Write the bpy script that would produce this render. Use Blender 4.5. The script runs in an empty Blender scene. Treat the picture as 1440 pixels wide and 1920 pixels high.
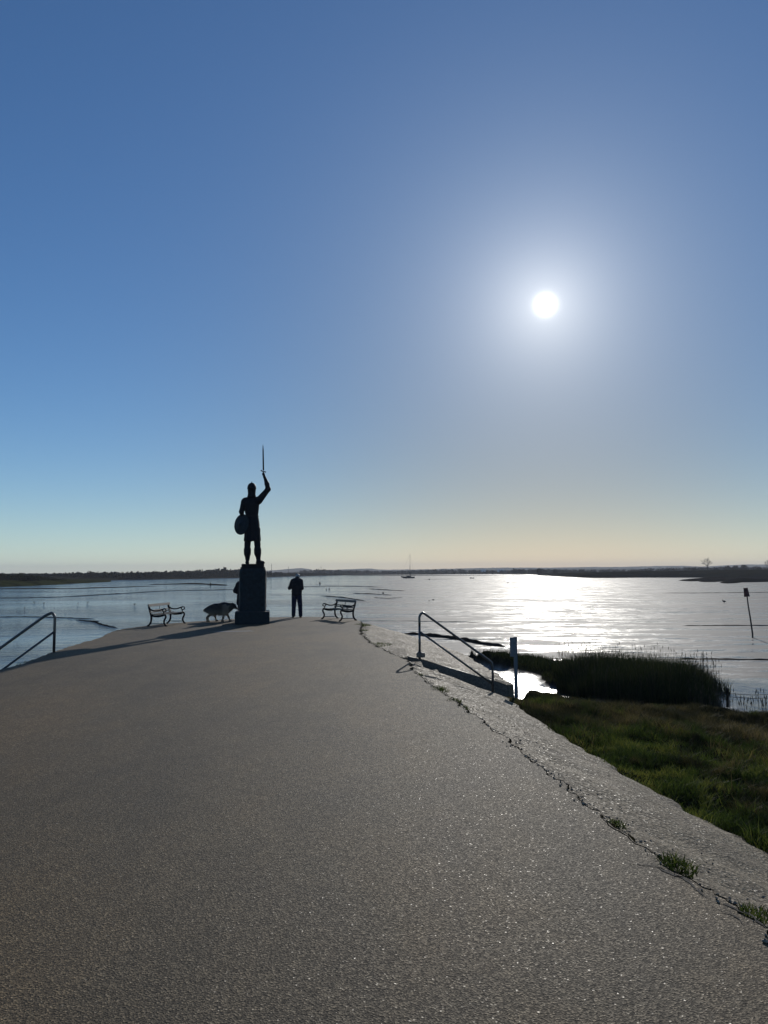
import bpy, bmesh, math, random
import numpy as np
from mathutils import Vector, Matrix, noise

random.seed(7)
RNG = np.random.default_rng(7)
R = math.radians
scene = bpy.context.scene
COL = scene.collection

# ------------------------------------------------------------------ camera, world, sun, exposure
F = 1442.0; HOR = 1071.5; EYE = 1.7
PITCH = math.atan((HOR - 960.0) / F)
cam_d = bpy.data.cameras.new('camera')
cam_d.sensor_fit = 'VERTICAL'; cam_d.sensor_height = 36.0; cam_d.sensor_width = 27.0
cam_d.lens = F / 1920.0 * 36.0
cam_d.clip_start = 0.05; cam_d.clip_end = 20000
cam = bpy.data.objects.new('camera', cam_d); COL.objects.link(cam)
ROLL = R(-0.25)
cam.location = (0, 0, EYE); cam.rotation_euler = (Matrix.Rotation(R(90) + PITCH, 3, 'X') @ Matrix.Rotation(ROLL, 3, 'Z')).to_euler()
scene.camera = cam

SUN_AZ = R(12.2); SUN_EL = R(19.05)          # azimuth clockwise from +Y
SUNV = Vector((math.sin(SUN_AZ) * math.cos(SUN_EL), math.cos(SUN_AZ) * math.cos(SUN_EL), math.sin(SUN_EL)))
SUN_DIR_LIGHT = SUNV

world = bpy.data.worlds.new('World'); scene.world = world; world.use_nodes = True
nt = world.node_tree; nt.nodes.clear()
def wn(t, **kw):
    n = nt.nodes.new(t)
    for k, v in kw.items(): setattr(n, k, v)
    return n
out = wn('ShaderNodeOutputWorld'); bg = wn('ShaderNodeBackground')
sky = wn('ShaderNodeTexSky'); sky.sky_type = 'NISHITA'; sky.sun_disc = False
sky.sun_elevation = SUN_EL; sky.sun_rotation = SUN_AZ
sky.altitude = 0; sky.air_density = 1.0; sky.dust_density = 0.15; sky.ozone_density = 3.0
bg.inputs['Strength'].default_value = 0.075
tc = wn('ShaderNodeTexCoord')
dot = wn('ShaderNodeVectorMath', operation='DOT_PRODUCT'); dot.inputs[1].default_value = SUNV
nrm = wn('ShaderNodeVectorMath', operation='NORMALIZE')
nt.links.new(tc.outputs['Generated'], nrm.inputs[0]); nt.links.new(nrm.outputs[0], dot.inputs[0])
def wmath(op, a, b=None):
    m = wn('ShaderNodeMath', operation=op)
    for i, v in enumerate((a, b)):
        if v is None: continue
        if isinstance(v, (int, float)): m.inputs[i].default_value = v
        else: nt.links.new(v, m.inputs[i])
    return m.outputs[0]
ang = wmath('ARCCOSINE', wmath('MINIMUM', dot.outputs['Value'], 0.9999999))
def lobe(width_deg, amp, power=1.0):
    x = wmath('DIVIDE', ang, R(width_deg))
    if power != 1.0: x = wmath('POWER', x, power)
    return wmath('MULTIPLY', wmath('EXPONENT', wmath('MULTIPLY', x, -1.0)), amp)
def scaled(col, fac):
    v = wn('ShaderNodeVectorMath', operation='SCALE'); v.inputs[0].default_value = col
    nt.links.new(fac, v.inputs['Scale']); return v.outputs[0]
def vadd(a, b):
    v = wn('ShaderNodeVectorMath', operation='ADD'); nt.links.new(a, v.inputs[0]); nt.links.new(b, v.inputs[1]); return v.outputs[0]
tint = wn('ShaderNodeVectorMath', operation='MULTIPLY'); tint.inputs[1].default_value = (0.60, 0.865, 1.12)
nt.links.new(sky.outputs[0], tint.inputs[0])
# dusty air low down on the sun's side of the sky takes some of the light out, blue most
sep = wn('ShaderNodeSeparateXYZ'); nt.links.new(nrm.outputs[0], sep.inputs[0])
elev = wmath('MAXIMUM', wmath('ARCSINE', sep.outputs['Z']), 0.0)
dust = wmath('MULTIPLY', lobe(26, 1.0, 2.0), wmath('EXPONENT', wmath('MULTIPLY', elev, -1.0 / R(20))))
def comb(*k):
    c = wn('ShaderNodeCombineXYZ')
    for i, kk in enumerate(k): nt.links.new(wmath('SUBTRACT', 1.0, wmath('MULTIPLY', dust, kk)), c.inputs[i])
    return c.outputs[0]
dm = wn('ShaderNodeVectorMath', operation='MULTIPLY'); nt.links.new(tint.outputs[0], dm.inputs[0]); nt.links.new(comb(0.44, 0.84, 1.0), dm.inputs[1])
tot = dm.outputs[0]
for col, w, a, p in (((1.0, 0.95, 0.84), 0.22, 260.0, 1.1),      # the sun's own glare in the air
                     ((1.0, 0.97, 0.90), 3.3, 9.0, 1.05),
                     ((1.0, 0.985, 0.93), 15.0, 0.95, 1.6)):
    tot = vadd(tot, scaled(col, lobe(w, a, p)))
low = wmath('MULTIPLY', wmath('EXPONENT', wmath('MULTIPLY', elev, -1.0 / R(3.0))), 4.1)      # pale band of thick air at the horizon
tot = vadd(tot, scaled((1.0, 0.92, 0.76), low))
nt.links.new(tot, bg.inputs['Color']); nt.links.new(bg.outputs[0], out.inputs['Surface'])

sun_d = bpy.data.lights.new('sun', 'SUN'); sun_d.energy = 2.8; sun_d.angle = R(0.53); sun_d.color = (1.0, 0.955, 0.88)
sun = bpy.data.objects.new('sun', sun_d); COL.objects.link(sun)
sun.rotation_euler = SUN_DIR_LIGHT.to_track_quat('Z', 'Y').to_euler()

vs = scene.view_settings
scene.display_settings.display_device = 'sRGB'
vs.view_transform = 'Standard'; vs.look = 'None'; vs.gamma = 1.0; vs.exposure = 0.0; vs.use_curve_mapping = False
scene.cycles.max_bounces = 6; scene.cycles.volume_bounces = 0
scene.cycles.sample_clamp_indirect = 4.0

# ------------------------------------------------------------------ helpers
CT, ST = math.cos(PITCH), math.sin(PITCH)
COSR, SINR = math.cos(ROLL), math.sin(ROLL)
def ray(px, py):
    x = (px - 720.0) / F; u = (960.0 - py) / F
    x, u = x * COSR - u * SINR, x * SINR + u * COSR
    return x, CT - u * ST, ST + u * CT
def P(px, py, z=None, Y=None):
    """place on a height z (or at a distance Y) that a spot of the photograph shows"""
    x, y, w = ray(px, py)
    t = (z - EYE) / w if z is not None else Y / y
    return Vector((x * t, y * t, EYE + w * t))

def tag(o, label=None, cat=None, group=None, kind=None):
    if label: o['label'] = label
    if cat: o['category'] = cat
    if group: o['group'] = group
    if kind: o['kind'] = kind
    return o
def thing(name, label, cat, loc=(0, 0, 0), rz=0.0, group=None):
    o = bpy.data.objects.new(name, None); COL.objects.link(o)
    o.location = loc; o.rotation_euler = (0, 0, rz); o.empty_display_size = 0.2
    return tag(o, label, cat, group)
def mesh_obj(name, verts, faces, m, parent=None, smooth=False, loc=None):
    me = bpy.data.meshes.new(name)
    me.from_pydata([tuple(v) for v in verts], [], [tuple(f) for f in faces])
    if m is not None: me.materials.append(m)
    if smooth: me.polygons.foreach_set('use_smooth', [True] * len(me.polygons))
    me.update()
    o = bpy.data.objects.new(name, me); COL.objects.link(o)
    if parent is not None: o.parent = parent
    if loc is not None: o.location = loc
    return o
def np_mesh(name, V, Fc, m, parent=None, smooth=False, attrs=None):
    """V (n,3) and Fc (f,k) arrays, quick path for big meshes"""
    me = bpy.data.meshes.new(name)
    V = np.ascontiguousarray(V, dtype=np.float32); Fc = np.ascontiguousarray(Fc, dtype=np.int32)
    k = Fc.shape[1]
    me.vertices.add(len(V)); me.vertices.foreach_set('co', V.ravel())
    me.loops.add(Fc.size); me.loops.foreach_set('vertex_index', Fc.ravel())
    me.polygons.add(len(Fc)); me.polygons.foreach_set('loop_start', np.arange(0, Fc.size, k, dtype=np.int32))
    me.polygons.foreach_set('loop_total', np.full(len(Fc), k, dtype=np.int32))
    if smooth: me.polygons.foreach_set('use_smooth', np.ones(len(Fc), dtype=bool))
    for an, av in (attrs or {}).items():
        at = me.attributes.new(an, 'FLOAT', 'POINT'); at.data.foreach_set('value', np.ascontiguousarray(av, dtype=np.float32))
    me.update(calc_edges=True); me.validate()
    if m is not None: me.materials.append(m)
    o = bpy.data.objects.new(name, me); COL.objects.link(o)
    if parent is not None: o.parent = parent
    return o
def bm_obj(name, bm, m, parent=None, smooth=False):
    me = bpy.data.meshes.new(name); bm.to_mesh(me); bm.free()
    if m is not None: me.materials.append(m)
    if smooth: me.polygons.foreach_set('use_smooth', [True] * len(me.polygons))
    o = bpy.data.objects.new(name, me); COL.objects.link(o)
    if parent is not None: o.parent = parent
    return o
def box(bm, c, s, rot=None, bev=0.0):
    b2 = bmesh.new(); bmesh.ops.create_cube(b2, size=1.0)
    for v in b2.verts: v.co = Vector((v.co.x * s[0], v.co.y * s[1], v.co.z * s[2]))
    if bev > 0: bmesh.ops.bevel(b2, geom=b2.edges[:], offset=bev, segments=2, affect='EDGES')
    M = Matrix.Translation(Vector(c)) @ (rot.to_4x4() if rot is not None else Matrix.Identity(4))
    b2.transform(M); tmp = bpy.data.meshes.new('t'); b2.to_mesh(tmp); b2.free(); bm.from_mesh(tmp); bpy.data.meshes.remove(tmp)
def tube(bm, pts, r, n=8, cap=True):
    """sweep a circle (radius may be a list, or (rx, ry) pairs) along points"""
    pts = [Vector(p) for p in pts]; N = len(pts)
    rs = r if isinstance(r, (list, tuple)) and len(r) == N else [r] * N
    rings = []; up = None
    for i, p in enumerate(pts):
        t = (pts[min(i + 1, N - 1)] - pts[max(i - 1, 0)]).normalized()
        if up is None:
            up = Vector((0, 0, 1)) if abs(t.z) < 0.9 else Vector((0, 1, 0))
        side = t.cross(up).normalized(); up = side.cross(t).normalized()
        rr = rs[i]; ra, rb = rr if isinstance(rr, (tuple, list)) else (rr, rr)
        rings.append([bm.verts.new(p + side * (math.cos(2 * math.pi * k / n) * ra) + up * (math.sin(2 * math.pi * k / n) * rb)) for k in range(n)])
    for i in range(N - 1):
        for k in range(n):
            bm.faces.new((rings[i][k], rings[i][(k + 1) % n], rings[i + 1][(k + 1) % n], rings[i + 1][k]))
    if cap:
        bm.faces.new(rings[0][::-1]); bm.faces.new(rings[-1])
def catmull(pts, n=8, closed=False):
    pts = [Vector(p) for p in pts]; res = []; N = len(pts)
    for i in range(N if closed else N - 1):
        g = (lambda k: pts[k % N]) if closed else (lambda k: pts[max(0, min(N - 1, k))])
        a, b, c, d = g(i - 1), g(i), g(i + 1), g(i + 2)
        for j in range(n):
            t = j / n
            res.append(0.5 * ((2 * b) + (c - a) * t + (2 * a - 5 * b + 4 * c - d) * t * t + (3 * b - a - 3 * c + d) * t ** 3))
    if not closed: res.append(pts[-1])
    return res

# ---- signed distance bodies meshed by surface nets (one continuous skin)
def surface_nets(Fv, org, h):
    S = Fv < 0
    nx, ny, nz = Fv.shape
    cs = lambda A, i, j, k: A[i:nx - 1 + i, j:ny - 1 + j, k:nz - 1 + k]
    cnt = sum(cs(S, i, j, k).astype(np.int8) for i in (0, 1) for j in (0, 1) for k in (0, 1))
    mask = (cnt > 0) & (cnt < 8)
    idx = -np.ones(mask.shape, dtype=np.int64); ijk = np.argwhere(mask); idx[mask] = np.arange(len(ijk))
    acc = np.zeros((len(ijk), 3)); num = np.zeros(len(ijk))
    I, J, K = ijk.T
    for a in ((0, 0, 0), (1, 0, 0), (0, 1, 0), (0, 0, 1), (1, 1, 0), (1, 0, 1), (0, 1, 1)):
        for ax in range(3):
            if a[ax]: continue
            b = list(a); b[ax] = 1
            fa = Fv[I + a[0], J + a[1], K + a[2]]; fb = Fv[I + b[0], J + b[1], K + b[2]]
            cr = (fa < 0) != (fb < 0); t = np.where(cr, fa / np.where(fa == fb, 1, fa - fb), 0)
            p = np.array(a, float)[None, :].repeat(len(ijk), 0); p[:, ax] = t
            acc += p * cr[:, None]; num += cr
    V = (ijk + acc / num[:, None]) * h + np.array(org)
    Q = []
    for ax in range(3):
        sl0 = [slice(1, -1)] * 3; sl0[ax] = slice(0, Fv.shape[ax] - 1)
        sl1 = list(sl0); sl1[ax] = slice(1, Fv.shape[ax])
        A = S[tuple(sl0)]; B = S[tuple(sl1)]; e = np.argwhere(A != B)
        off = np.array([1, 1, 1]); off[ax] = 0; e0 = e + off
        u, w = [(1, 2), (2, 0), (0, 1)][ax]
        def c(du, dw):
            q = e0.copy(); q[:, u] += du; q[:, w] += dw; return idx[q[:, 0], q[:, 1], q[:, 2]]
        q = np.stack([c(-1, -1), c(0, -1), c(0, 0), c(-1, 0)], 1)
        neg = A[tuple(e.T)]; q[~neg] = q[~neg][:, ::-1]; Q.append(q)
    return V, np.concatenate(Q)
def sdf_mesh(prims, lo, hi, h, k=0.03, post=None):
    ax = [np.arange(lo[i], hi[i] + h, h, dtype=np.float32) for i in range(3)]
    X, Y, Z = np.meshgrid(*ax, indexing='ij')
    D = None
    for p in prims:
        kk = k
        if p[0] == 'c':                                  # tapered capsule a b ra rb [squash y]
            a, b, ra, rb = p[1:5]; sy = p[5] if len(p) > 5 else 1.0
            ba = [b[i] - a[i] for i in range(3)]; L2 = sum(v * v for v in ba) + 1e-9
            t = np.clip(((X - a[0]) * ba[0] + (Y - a[1]) * ba[1] + (Z - a[2]) * ba[2]) / L2, 0, 1)
            dx = X - a[0] - t * ba[0]; dy = (Y - a[1] - t * ba[1]) / sy; dz = Z - a[2] - t * ba[2]
            d = np.sqrt(dx * dx + dy * dy + dz * dz) - (ra + (rb - ra) * t)
        elif p[0] == 'e':                                # ellipsoid centre radii
            c, r = p[1:3]; q = np.sqrt(((X - c[0]) / r[0]) ** 2 + ((Y - c[1]) / r[1]) ** 2 + ((Z - c[2]) / r[2]) ** 2)
            d = (q - 1) * min(r)
            if len(p) > 3: kk = p[3]
        if D is None: D = d; continue
        hh = np.clip(0.5 + 0.5 * (d - D) / kk, 0, 1); D = d + (D - d) * hh - kk * hh * (1 - hh)
    if post is not None: D = post(D, X, Y, Z)
    return surface_nets(D, lo, h)
def join_vf(parts):
    V = []; Fs = []; o = 0
    for v, f in parts: V.append(v); Fs.append(f + o); o += len(v)
    return np.concatenate(V), np.concatenate(Fs)

# ---- materials
def mat(name):
    m = bpy.data.materials.new(name); m.use_nodes = True
    b = m.node_tree.nodes['Principled BSDF']; return m, m.node_tree, b
def N(t, ty, **kw):
    n = t.nodes.new(ty)
    for k, v in kw.items():
        if k in n.inputs and not hasattr(n, k): n.inputs[k].default_value = v
        else:
            try: setattr(n, k, v)
            except Exception: n.inputs[k].default_value = v
    return n
def coords(t, scale=(1, 1, 1)):
    c = t.nodes.new('ShaderNodeTexCoord'); m = t.nodes.new('ShaderNodeMapping'); m.inputs['Scale'].default_value = scale
    t.links.new(c.outputs['Object'], m.inputs['Vector']); return m.outputs[0]
def noise_tex(t, vec, scale, detail=4, rough=0.55):
    n = t.nodes.new('ShaderNodeTexNoise'); n.inputs['Scale'].default_value = scale; n.inputs['Detail'].default_value = detail
    n.inputs['Roughness'].default_value = rough; t.links.new(vec, n.inputs['Vector']); return n
def ramp(t, fac, stops):
    r = t.nodes.new('ShaderNodeValToRGB'); e = r.color_ramp.elements
    while len(e) < len(stops): e.new(0.5)
    for i, (p, c) in enumerate(stops):
        e[i].position = p; e[i].color = (*c, 1) if len(c) == 3 else c
    t.links.new(fac, r.inputs[0]); return r.outputs[0]
def bump(t, b, h, strength, dist, prev=None):
    n = t.nodes.new('ShaderNodeBump'); n.inputs['Strength'].default_value = strength; n.inputs['Distance'].default_value = dist
    t.links.new(h, n.inputs['Height'])
    if prev is not None: t.links.new(prev, n.inputs['Normal'])
    t.links.new(n.outputs[0], b.inputs['Normal']); return n.outputs[0]
def simple(name, c, rough=0.6, metal=0.0, var=0.25, scale=20, bmp=0.0, spec=0.5):
    m, t, b = mat(name); v = coords(t); n = noise_tex(t, v, scale)
    lo = tuple(x * (1 - var) for x in c); hi = tuple(min(1, x * (1 + var)) for x in c)
    t.links.new(ramp(t, n.outputs[0], [(0.3, lo), (0.7, hi)]), b.inputs['Base Color'])
    b.inputs['Roughness'].default_value = rough; b.inputs['Metallic'].default_value = metal
    b.inputs['Specular IOR Level'].default_value = spec
    if bmp: bump(t, b, n.outputs[0], bmp, 0.02)
    return m
M = {}
def asphalt():
    m, t, b = mat('asphalt'); v = coords(t)
    big = noise_tex(t, v, 0.35, 5, 0.6); mid = noise_tex(t, v, 3.0, 5, 0.65)
    vo = t.nodes.new('ShaderNodeTexVoronoi'); vo.inputs['Scale'].default_value = 120; t.links.new(v, vo.inputs['Vector'])
    mx = t.nodes.new('ShaderNodeMix'); mx.data_type = 'RGBA'; mx.blend_type = 'MULTIPLY'; mx.inputs[0].default_value = 1.0
    c1 = ramp(t, vo.outputs['Color'], [(0.15, (0.044, 0.031, 0.016)), (0.6, (0.114, 0.079, 0.038)), (0.93, (0.28, 0.20, 0.10))])
    wide = noise_tex(t, coords(t, (1.0, 0.35, 1)), 0.55, 7, 0.7); av = t.nodes.new('ShaderNodeMath'); av.operation = 'MULTIPLY_ADD'; t.links.new(wide.outputs[0], av.inputs[0]); av.inputs[1].default_value = 1.6; sb = t.nodes.new('ShaderNodeMath'); sb.operation = 'MULTIPLY_ADD'; t.links.new(big.outputs[0], sb.inputs[0]); sb.inputs[1].default_value = 0.8; sb.inputs[2].default_value = -0.7; t.links.new(sb.outputs[0], av.inputs[2])
    c2 = ramp(t, av.outputs[0], [(0.25, (0.62, 0.63, 0.66)), (0.5, (0.95, 0.94, 0.93)), (0.78, (1.25, 1.15, 1.0))])
    t.links.new(c1, mx.inputs[6]); t.links.new(c2, mx.inputs[7])
    mx2 = t.nodes.new('ShaderNodeMix'); mx2.data_type = 'RGBA'; mx2.blend_type = 'MULTIPLY'; mx2.inputs[0].default_value = 1.0
    c3 = ramp(t, mid.outputs[0], [(0.3, (0.88, 0.88, 0.88)), (0.7, (1.1, 1.1, 1.1))])
    t.links.new(mx.outputs[2], mx2.inputs[6]); t.links.new(c3, mx2.inputs[7]); t.links.new(mx2.outputs[2], b.inputs['Base Color'])
    rr = ramp(t, vo.outputs['Color'], [(0.1, (0.9,) * 3), (0.88, (0.72,) * 3), (1.0, (0.25,) * 3)])
    t.links.new(rr, b.inputs['Roughness'])
    b.inputs['Specular IOR Level'].default_value = 0.35
    n1 = bump(t, b, vo.outputs['Distance'], 0.6, 0.0045)
    fine = noise_tex(t, v, 260, 2); bump(t, b, fine.outputs[0], 0.5, 0.003, n1)
    return m
def concrete(name, lo, hi, vs=70, rough=0.45, bs=0.8, bd=0.008):
    m, t, b = mat(name); v = coords(t)
    big = noise_tex(t, v, 1.1, 6, 0.65)
    vo = t.nodes.new('ShaderNodeTexVoronoi'); vo.inputs['Scale'].default_value = vs; t.links.new(v, vo.inputs['Vector'])
    mx = t.nodes.new('ShaderNodeMix'); mx.data_type = 'RGBA'; mx.blend_type = 'MULTIPLY'; mx.inputs[0].default_value = 1.0
    t.links.new(ramp(t, vo.outputs['Color'], [(0.1, lo), (0.9, hi)]), mx.inputs[6])
    t.links.new(ramp(t, big.outputs[0], [(0.3, (0.6, 0.58, 0.55)), (0.7, (1.15, 1.15, 1.1))]), mx.inputs[7])
    t.links.new(mx.outputs[2], b.inputs['Base Color'])
    t.links.new(ramp(t, vo.outputs['Color'], [(0.1, (min(1, rough + .2),) * 3), (0.78, (rough,) * 3), (1.0, (rough * .3,) * 3)]), b.inputs['Roughness']); b.inputs['Specular IOR Level'].default_value = 0.35
    n1 = bump(t, b, vo.outputs['Distance'], bs, bd)
    md = noise_tex(t, v, 9, 5, 0.7); bump(t, b, md.outputs[0], 0.5, 0.03, n1)
    return m
WLO, WHI = 0.07, 0.75
def wet_mud():
    m, t, b = mat('wet_mud')
    v = coords(t); vs_ = coords(t, (0.45, 1.0, 1.0))
    b.inputs['IOR'].default_value = 1.38
    big = noise_tex(t, coords(t, (0.25, 1, 1)), 0.03, 5, 0.6)
    t.links.new(ramp(t, big.outputs[0], [(0.35, (0.050, 0.054, 0.056)), (0.65, (0.085, 0.088, 0.086))]), b.inputs['Base Color'])
    film = noise_tex(t, coords(t, (0.22, 1, 1)), 0.55, 10, 0.72)      # a mirror-like film of water lies in streaks on duller wet mud
    sx = t.nodes.new('ShaderNodeSeparateXYZ'); t.links.new(v, sx.inputs[0]); wr_ = t.nodes.new('ShaderNodeMapRange'); wr_.inputs['From Min'].default_value = 4; wr_.inputs['From Max'].default_value = -18
    wr_.inputs['To Min'].default_value = 0; wr_.inputs['To Max'].default_value = -0.22; t.links.new(sx.outputs['X'], wr_.inputs['Value'])
    fa = t.nodes.new('ShaderNodeMath'); fa.operation = 'ADD'; t.links.new(film.outputs[0], fa.inputs[0]); t.links.new(wr_.outputs[0], fa.inputs[1])
    t.links.new(ramp(t, fa.outputs[0], [(0.425, (WLO,) * 3), (0.475, (WHI,) * 3)]), b.inputs['Roughness'])
    w0 = noise_tex(t, vs_, 0.16, 3, 0.5); w1 = noise_tex(t, vs_, 0.95, 5, 0.6); w2 = noise_tex(t, v, 6.5, 3, 0.65)
    msk = ramp(t, noise_tex(t, coords(t, (0.5, 1, 1)), 0.06, 3, 0.5).outputs[0], [(0.38, (0.22,) * 3), (0.62, (1.0,) * 3)])
    mul = t.nodes.new('ShaderNodeMath'); mul.operation = 'MULTIPLY'; t.links.new(w1.outputs[0], mul.inputs[0])
    sx = t.nodes.new('ShaderNodeSeparateXYZ'); t.links.new(v, sx.inputs[0]); mr = t.nodes.new('ShaderNodeMapRange'); mr.inputs['From Min'].default_value = 12; mr.inputs['From Max'].default_value = -18
    mr.inputs['To Min'].default_value = .55; mr.inputs['To Max'].default_value = 2.0; t.links.new(sx.outputs['X'], mr.inputs['Value'])   # the flat is rippled more on its left side
    mk = t.nodes.new('ShaderNodeMath'); mk.operation = 'MULTIPLY'; t.links.new(msk, mk.inputs[0]); t.links.new(mr.outputs[0], mk.inputs[1]); t.links.new(mk.outputs[0], mul.inputs[1])
    n0 = bump(t, b, w0.outputs[0], 0.5, 0.22)
    n1 = bump(t, b, mul.outputs[0], 0.8, 0.26, n0)
    bump(t, b, w2.outputs[0], 0.7, 0.020, n1)
    return m
M['asphalt'] = asphalt()
M['apron'] = concrete('aggregate_concrete', (0.085, 0.064, 0.038), (0.29, 0.225, 0.14), 42, 0.74, 1.0, 0.014)
M['concrete'] = concrete('step_concrete', (0.14, 0.12, 0.10), (0.24, 0.21, 0.18), 40, 0.6, 0.5, 0.005)
M['wet_mud'] = wet_mud()
M['dark_mud'] = simple('dark_mud', (0.030, 0.026, 0.022), 1.0, var=0.35, scale=3, bmp=0.6, spec=0.0)
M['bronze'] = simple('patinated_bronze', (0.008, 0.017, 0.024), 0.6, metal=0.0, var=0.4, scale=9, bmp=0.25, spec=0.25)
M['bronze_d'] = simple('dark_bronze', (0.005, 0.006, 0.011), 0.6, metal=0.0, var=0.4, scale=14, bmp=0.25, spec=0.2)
M['iron'] = simple('painted_cast_iron', (0.006, 0.006, 0.011), 0.7, var=0.3, scale=40, spec=0.1)
M['wood'] = simple('weathered_slat_wood', (0.15, 0.125, 0.095), 0.6, var=0.4, scale=30, bmp=0.3)
M['steel'] = simple('galvanised_rail', (0.10, 0.105, 0.11), 0.36, metal=0.7, var=0.3, scale=25)
M['soil'] = simple('marsh_soil', (0.032, 0.030, 0.018), 0.95, var=0.5, scale=4, bmp=0.8, spec=0.1)
def foliage(name, lo, mid, hi, trans=0.35):
    m, t, b = mat(name)
    at = t.nodes.new('ShaderNodeAttribute'); at.attribute_name = 'tint'
    c = ramp(t, at.outputs['Fac'], [(0.0, lo), (0.5, mid), (1.0, hi)])
    t.links.new(c, b.inputs['Base Color']); b.inputs['Roughness'].default_value = 0.6; b.inputs['Specular IOR Level'].default_value = 0.25
    tr = t.nodes.new('ShaderNodeBsdfTranslucent'); t.links.new(c, tr.inputs['Color'])
    mx = t.nodes.new('ShaderNodeMixShader'); mx.inputs[0].default_value = trans
    o = t.nodes['Material Output']; t.links.new(b.outputs[0], mx.inputs[1]); t.links.new(tr.outputs[0], mx.inputs[2]); t.links.new(mx.outputs[0], o.inputs['Surface'])
    return m
M['grass'] = foliage('green_grass', (0.016, 0.026, 0.006), (0.052, 0.080, 0.014), (0.17, 0.17, 0.035), 0.5)
M['brown'] = foliage('brown_sedge', (0.020, 0.022, 0.008), (0.066, 0.058, 0.020), (0.20, 0.15, 0.06), 0.4)
M['reed'] = foliage('reed_leaf', (0.010, 0.015, 0.004), (0.026, 0.038, 0.009), (0.08, 0.078, 0.026), 0.30)
M['plume'] = simple('reed_plume', (0.07, 0.055, 0.032), 0.9)
M['far_leaf'] = simple('far_woodland', (0.022, 0.026, 0.022), 1.0, var=0.5, scale=0.12, spec=0.0)
M['scrub'] = simple('bank_scrub', (0.032, 0.036, 0.013), 1.0, var=0.55, scale=0.15, spec=0.0)
M['bark'] = simple('bare_bark', (0.06, 0.05, 0.04), 0.9, scale=4)
M['hill'] = simple('far_hill', (0.07, 0.07, 0.055), 1.0, var=0.35, scale=0.01, spec=0.0)
M['field'] = simple('saltmarsh', (0.022, 0.021, 0.014), 1.0, var=0.45, scale=0.05, spec=0.0)

# ------------------------------------------------------------------ promenade and its sloping apron
inner_px = [(1440, 1748), (1370, 1700), (1290, 1648), (1215, 1596), (1165, 1560), (1120, 1524), (1060, 1475), (1000, 1425), (920, 1363),
            (854, 1317), (815, 1289), (779, 1262), (763, 1239), (729, 1223), (688, 1200), (675, 1182), (676, 1165)]
inner_r = [P(x, y, z=0) for x, y in inner_px]
inner_r = [Vector((1.9, -6, 0)), Vector((1.88, 1, 0))] + inner_r
far_px = [(640, 1158.2), (600, 1156.8), (560, 1156.6), (480, 1158.5), (400, 1163), (330, 1168), (278, 1173), (233, 1179), (205, 1187), (189, 1195), (155, 1205), (103, 1221), (55, 1239), (0, 1256)]
inner_l = [P(x, y, z=0) for x, y in far_px] + [Vector((-6.5, 6, 0)), Vector((-6.4, -6, 0))]
NR = len(inner_r)
outline = catmull(inner_r + inner_l, 10)
def jit(p, s, a, seed=0.0):
    return Vector((noise.noise(Vector((p.x * s + seed, p.y * s, 1.3))), noise.noise(Vector((p.x * s, p.y * s + seed, 7.7))), 0)) * a
# dense resample
def resample(pts, step):
    out_ = [pts[0].copy()]; acc = 0
    for a, b in zip(pts, pts[1:]):
        L = (b - a).length; d = step - acc
        while d <= L: out_.append(a.lerp(b, d / L)); d += step
        acc = (acc + L) % step if L > 0 else acc
    return out_
ol = resample(outline, 0.06)
edge = [p + jit(p, 4, 0.07) + jit(p, 14, 0.035, 5) for p in ol]
edge = [Vector((p.x, p.y, 0)) for p in edge]
n = len(edge)
V = [(p.x, p.y, 0.0) for p in edge] + [(p.x, p.y, -0.10) for p in edge]
Fc = [tuple(range(n))[::-1]] + [(i, i + 1, n + i + 1, n + i) for i in range(n - 1)]
bm = bmesh.new(); vv = [bm.verts.new(v) for v in V]
bm.faces.new(vv[:n]); [bm.faces.new((vv[i], vv[i + 1], vv[n + i + 1], vv[n + i])) for i in range(n - 1)]
bmesh.ops.triangulate(bm, faces=[bm.faces[:][0]]) if False else None
bmesh.ops.recalc_face_normals(bm, faces=bm.faces)
for f in bm.faces:
    if len(f.verts) > 4 and f.normal.z < 0:
        for g in bm.faces: g.normal_flip()
        break
prom = bm_obj('promenade', bm, M['asphalt']); tag(prom, kind='structure')

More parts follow.
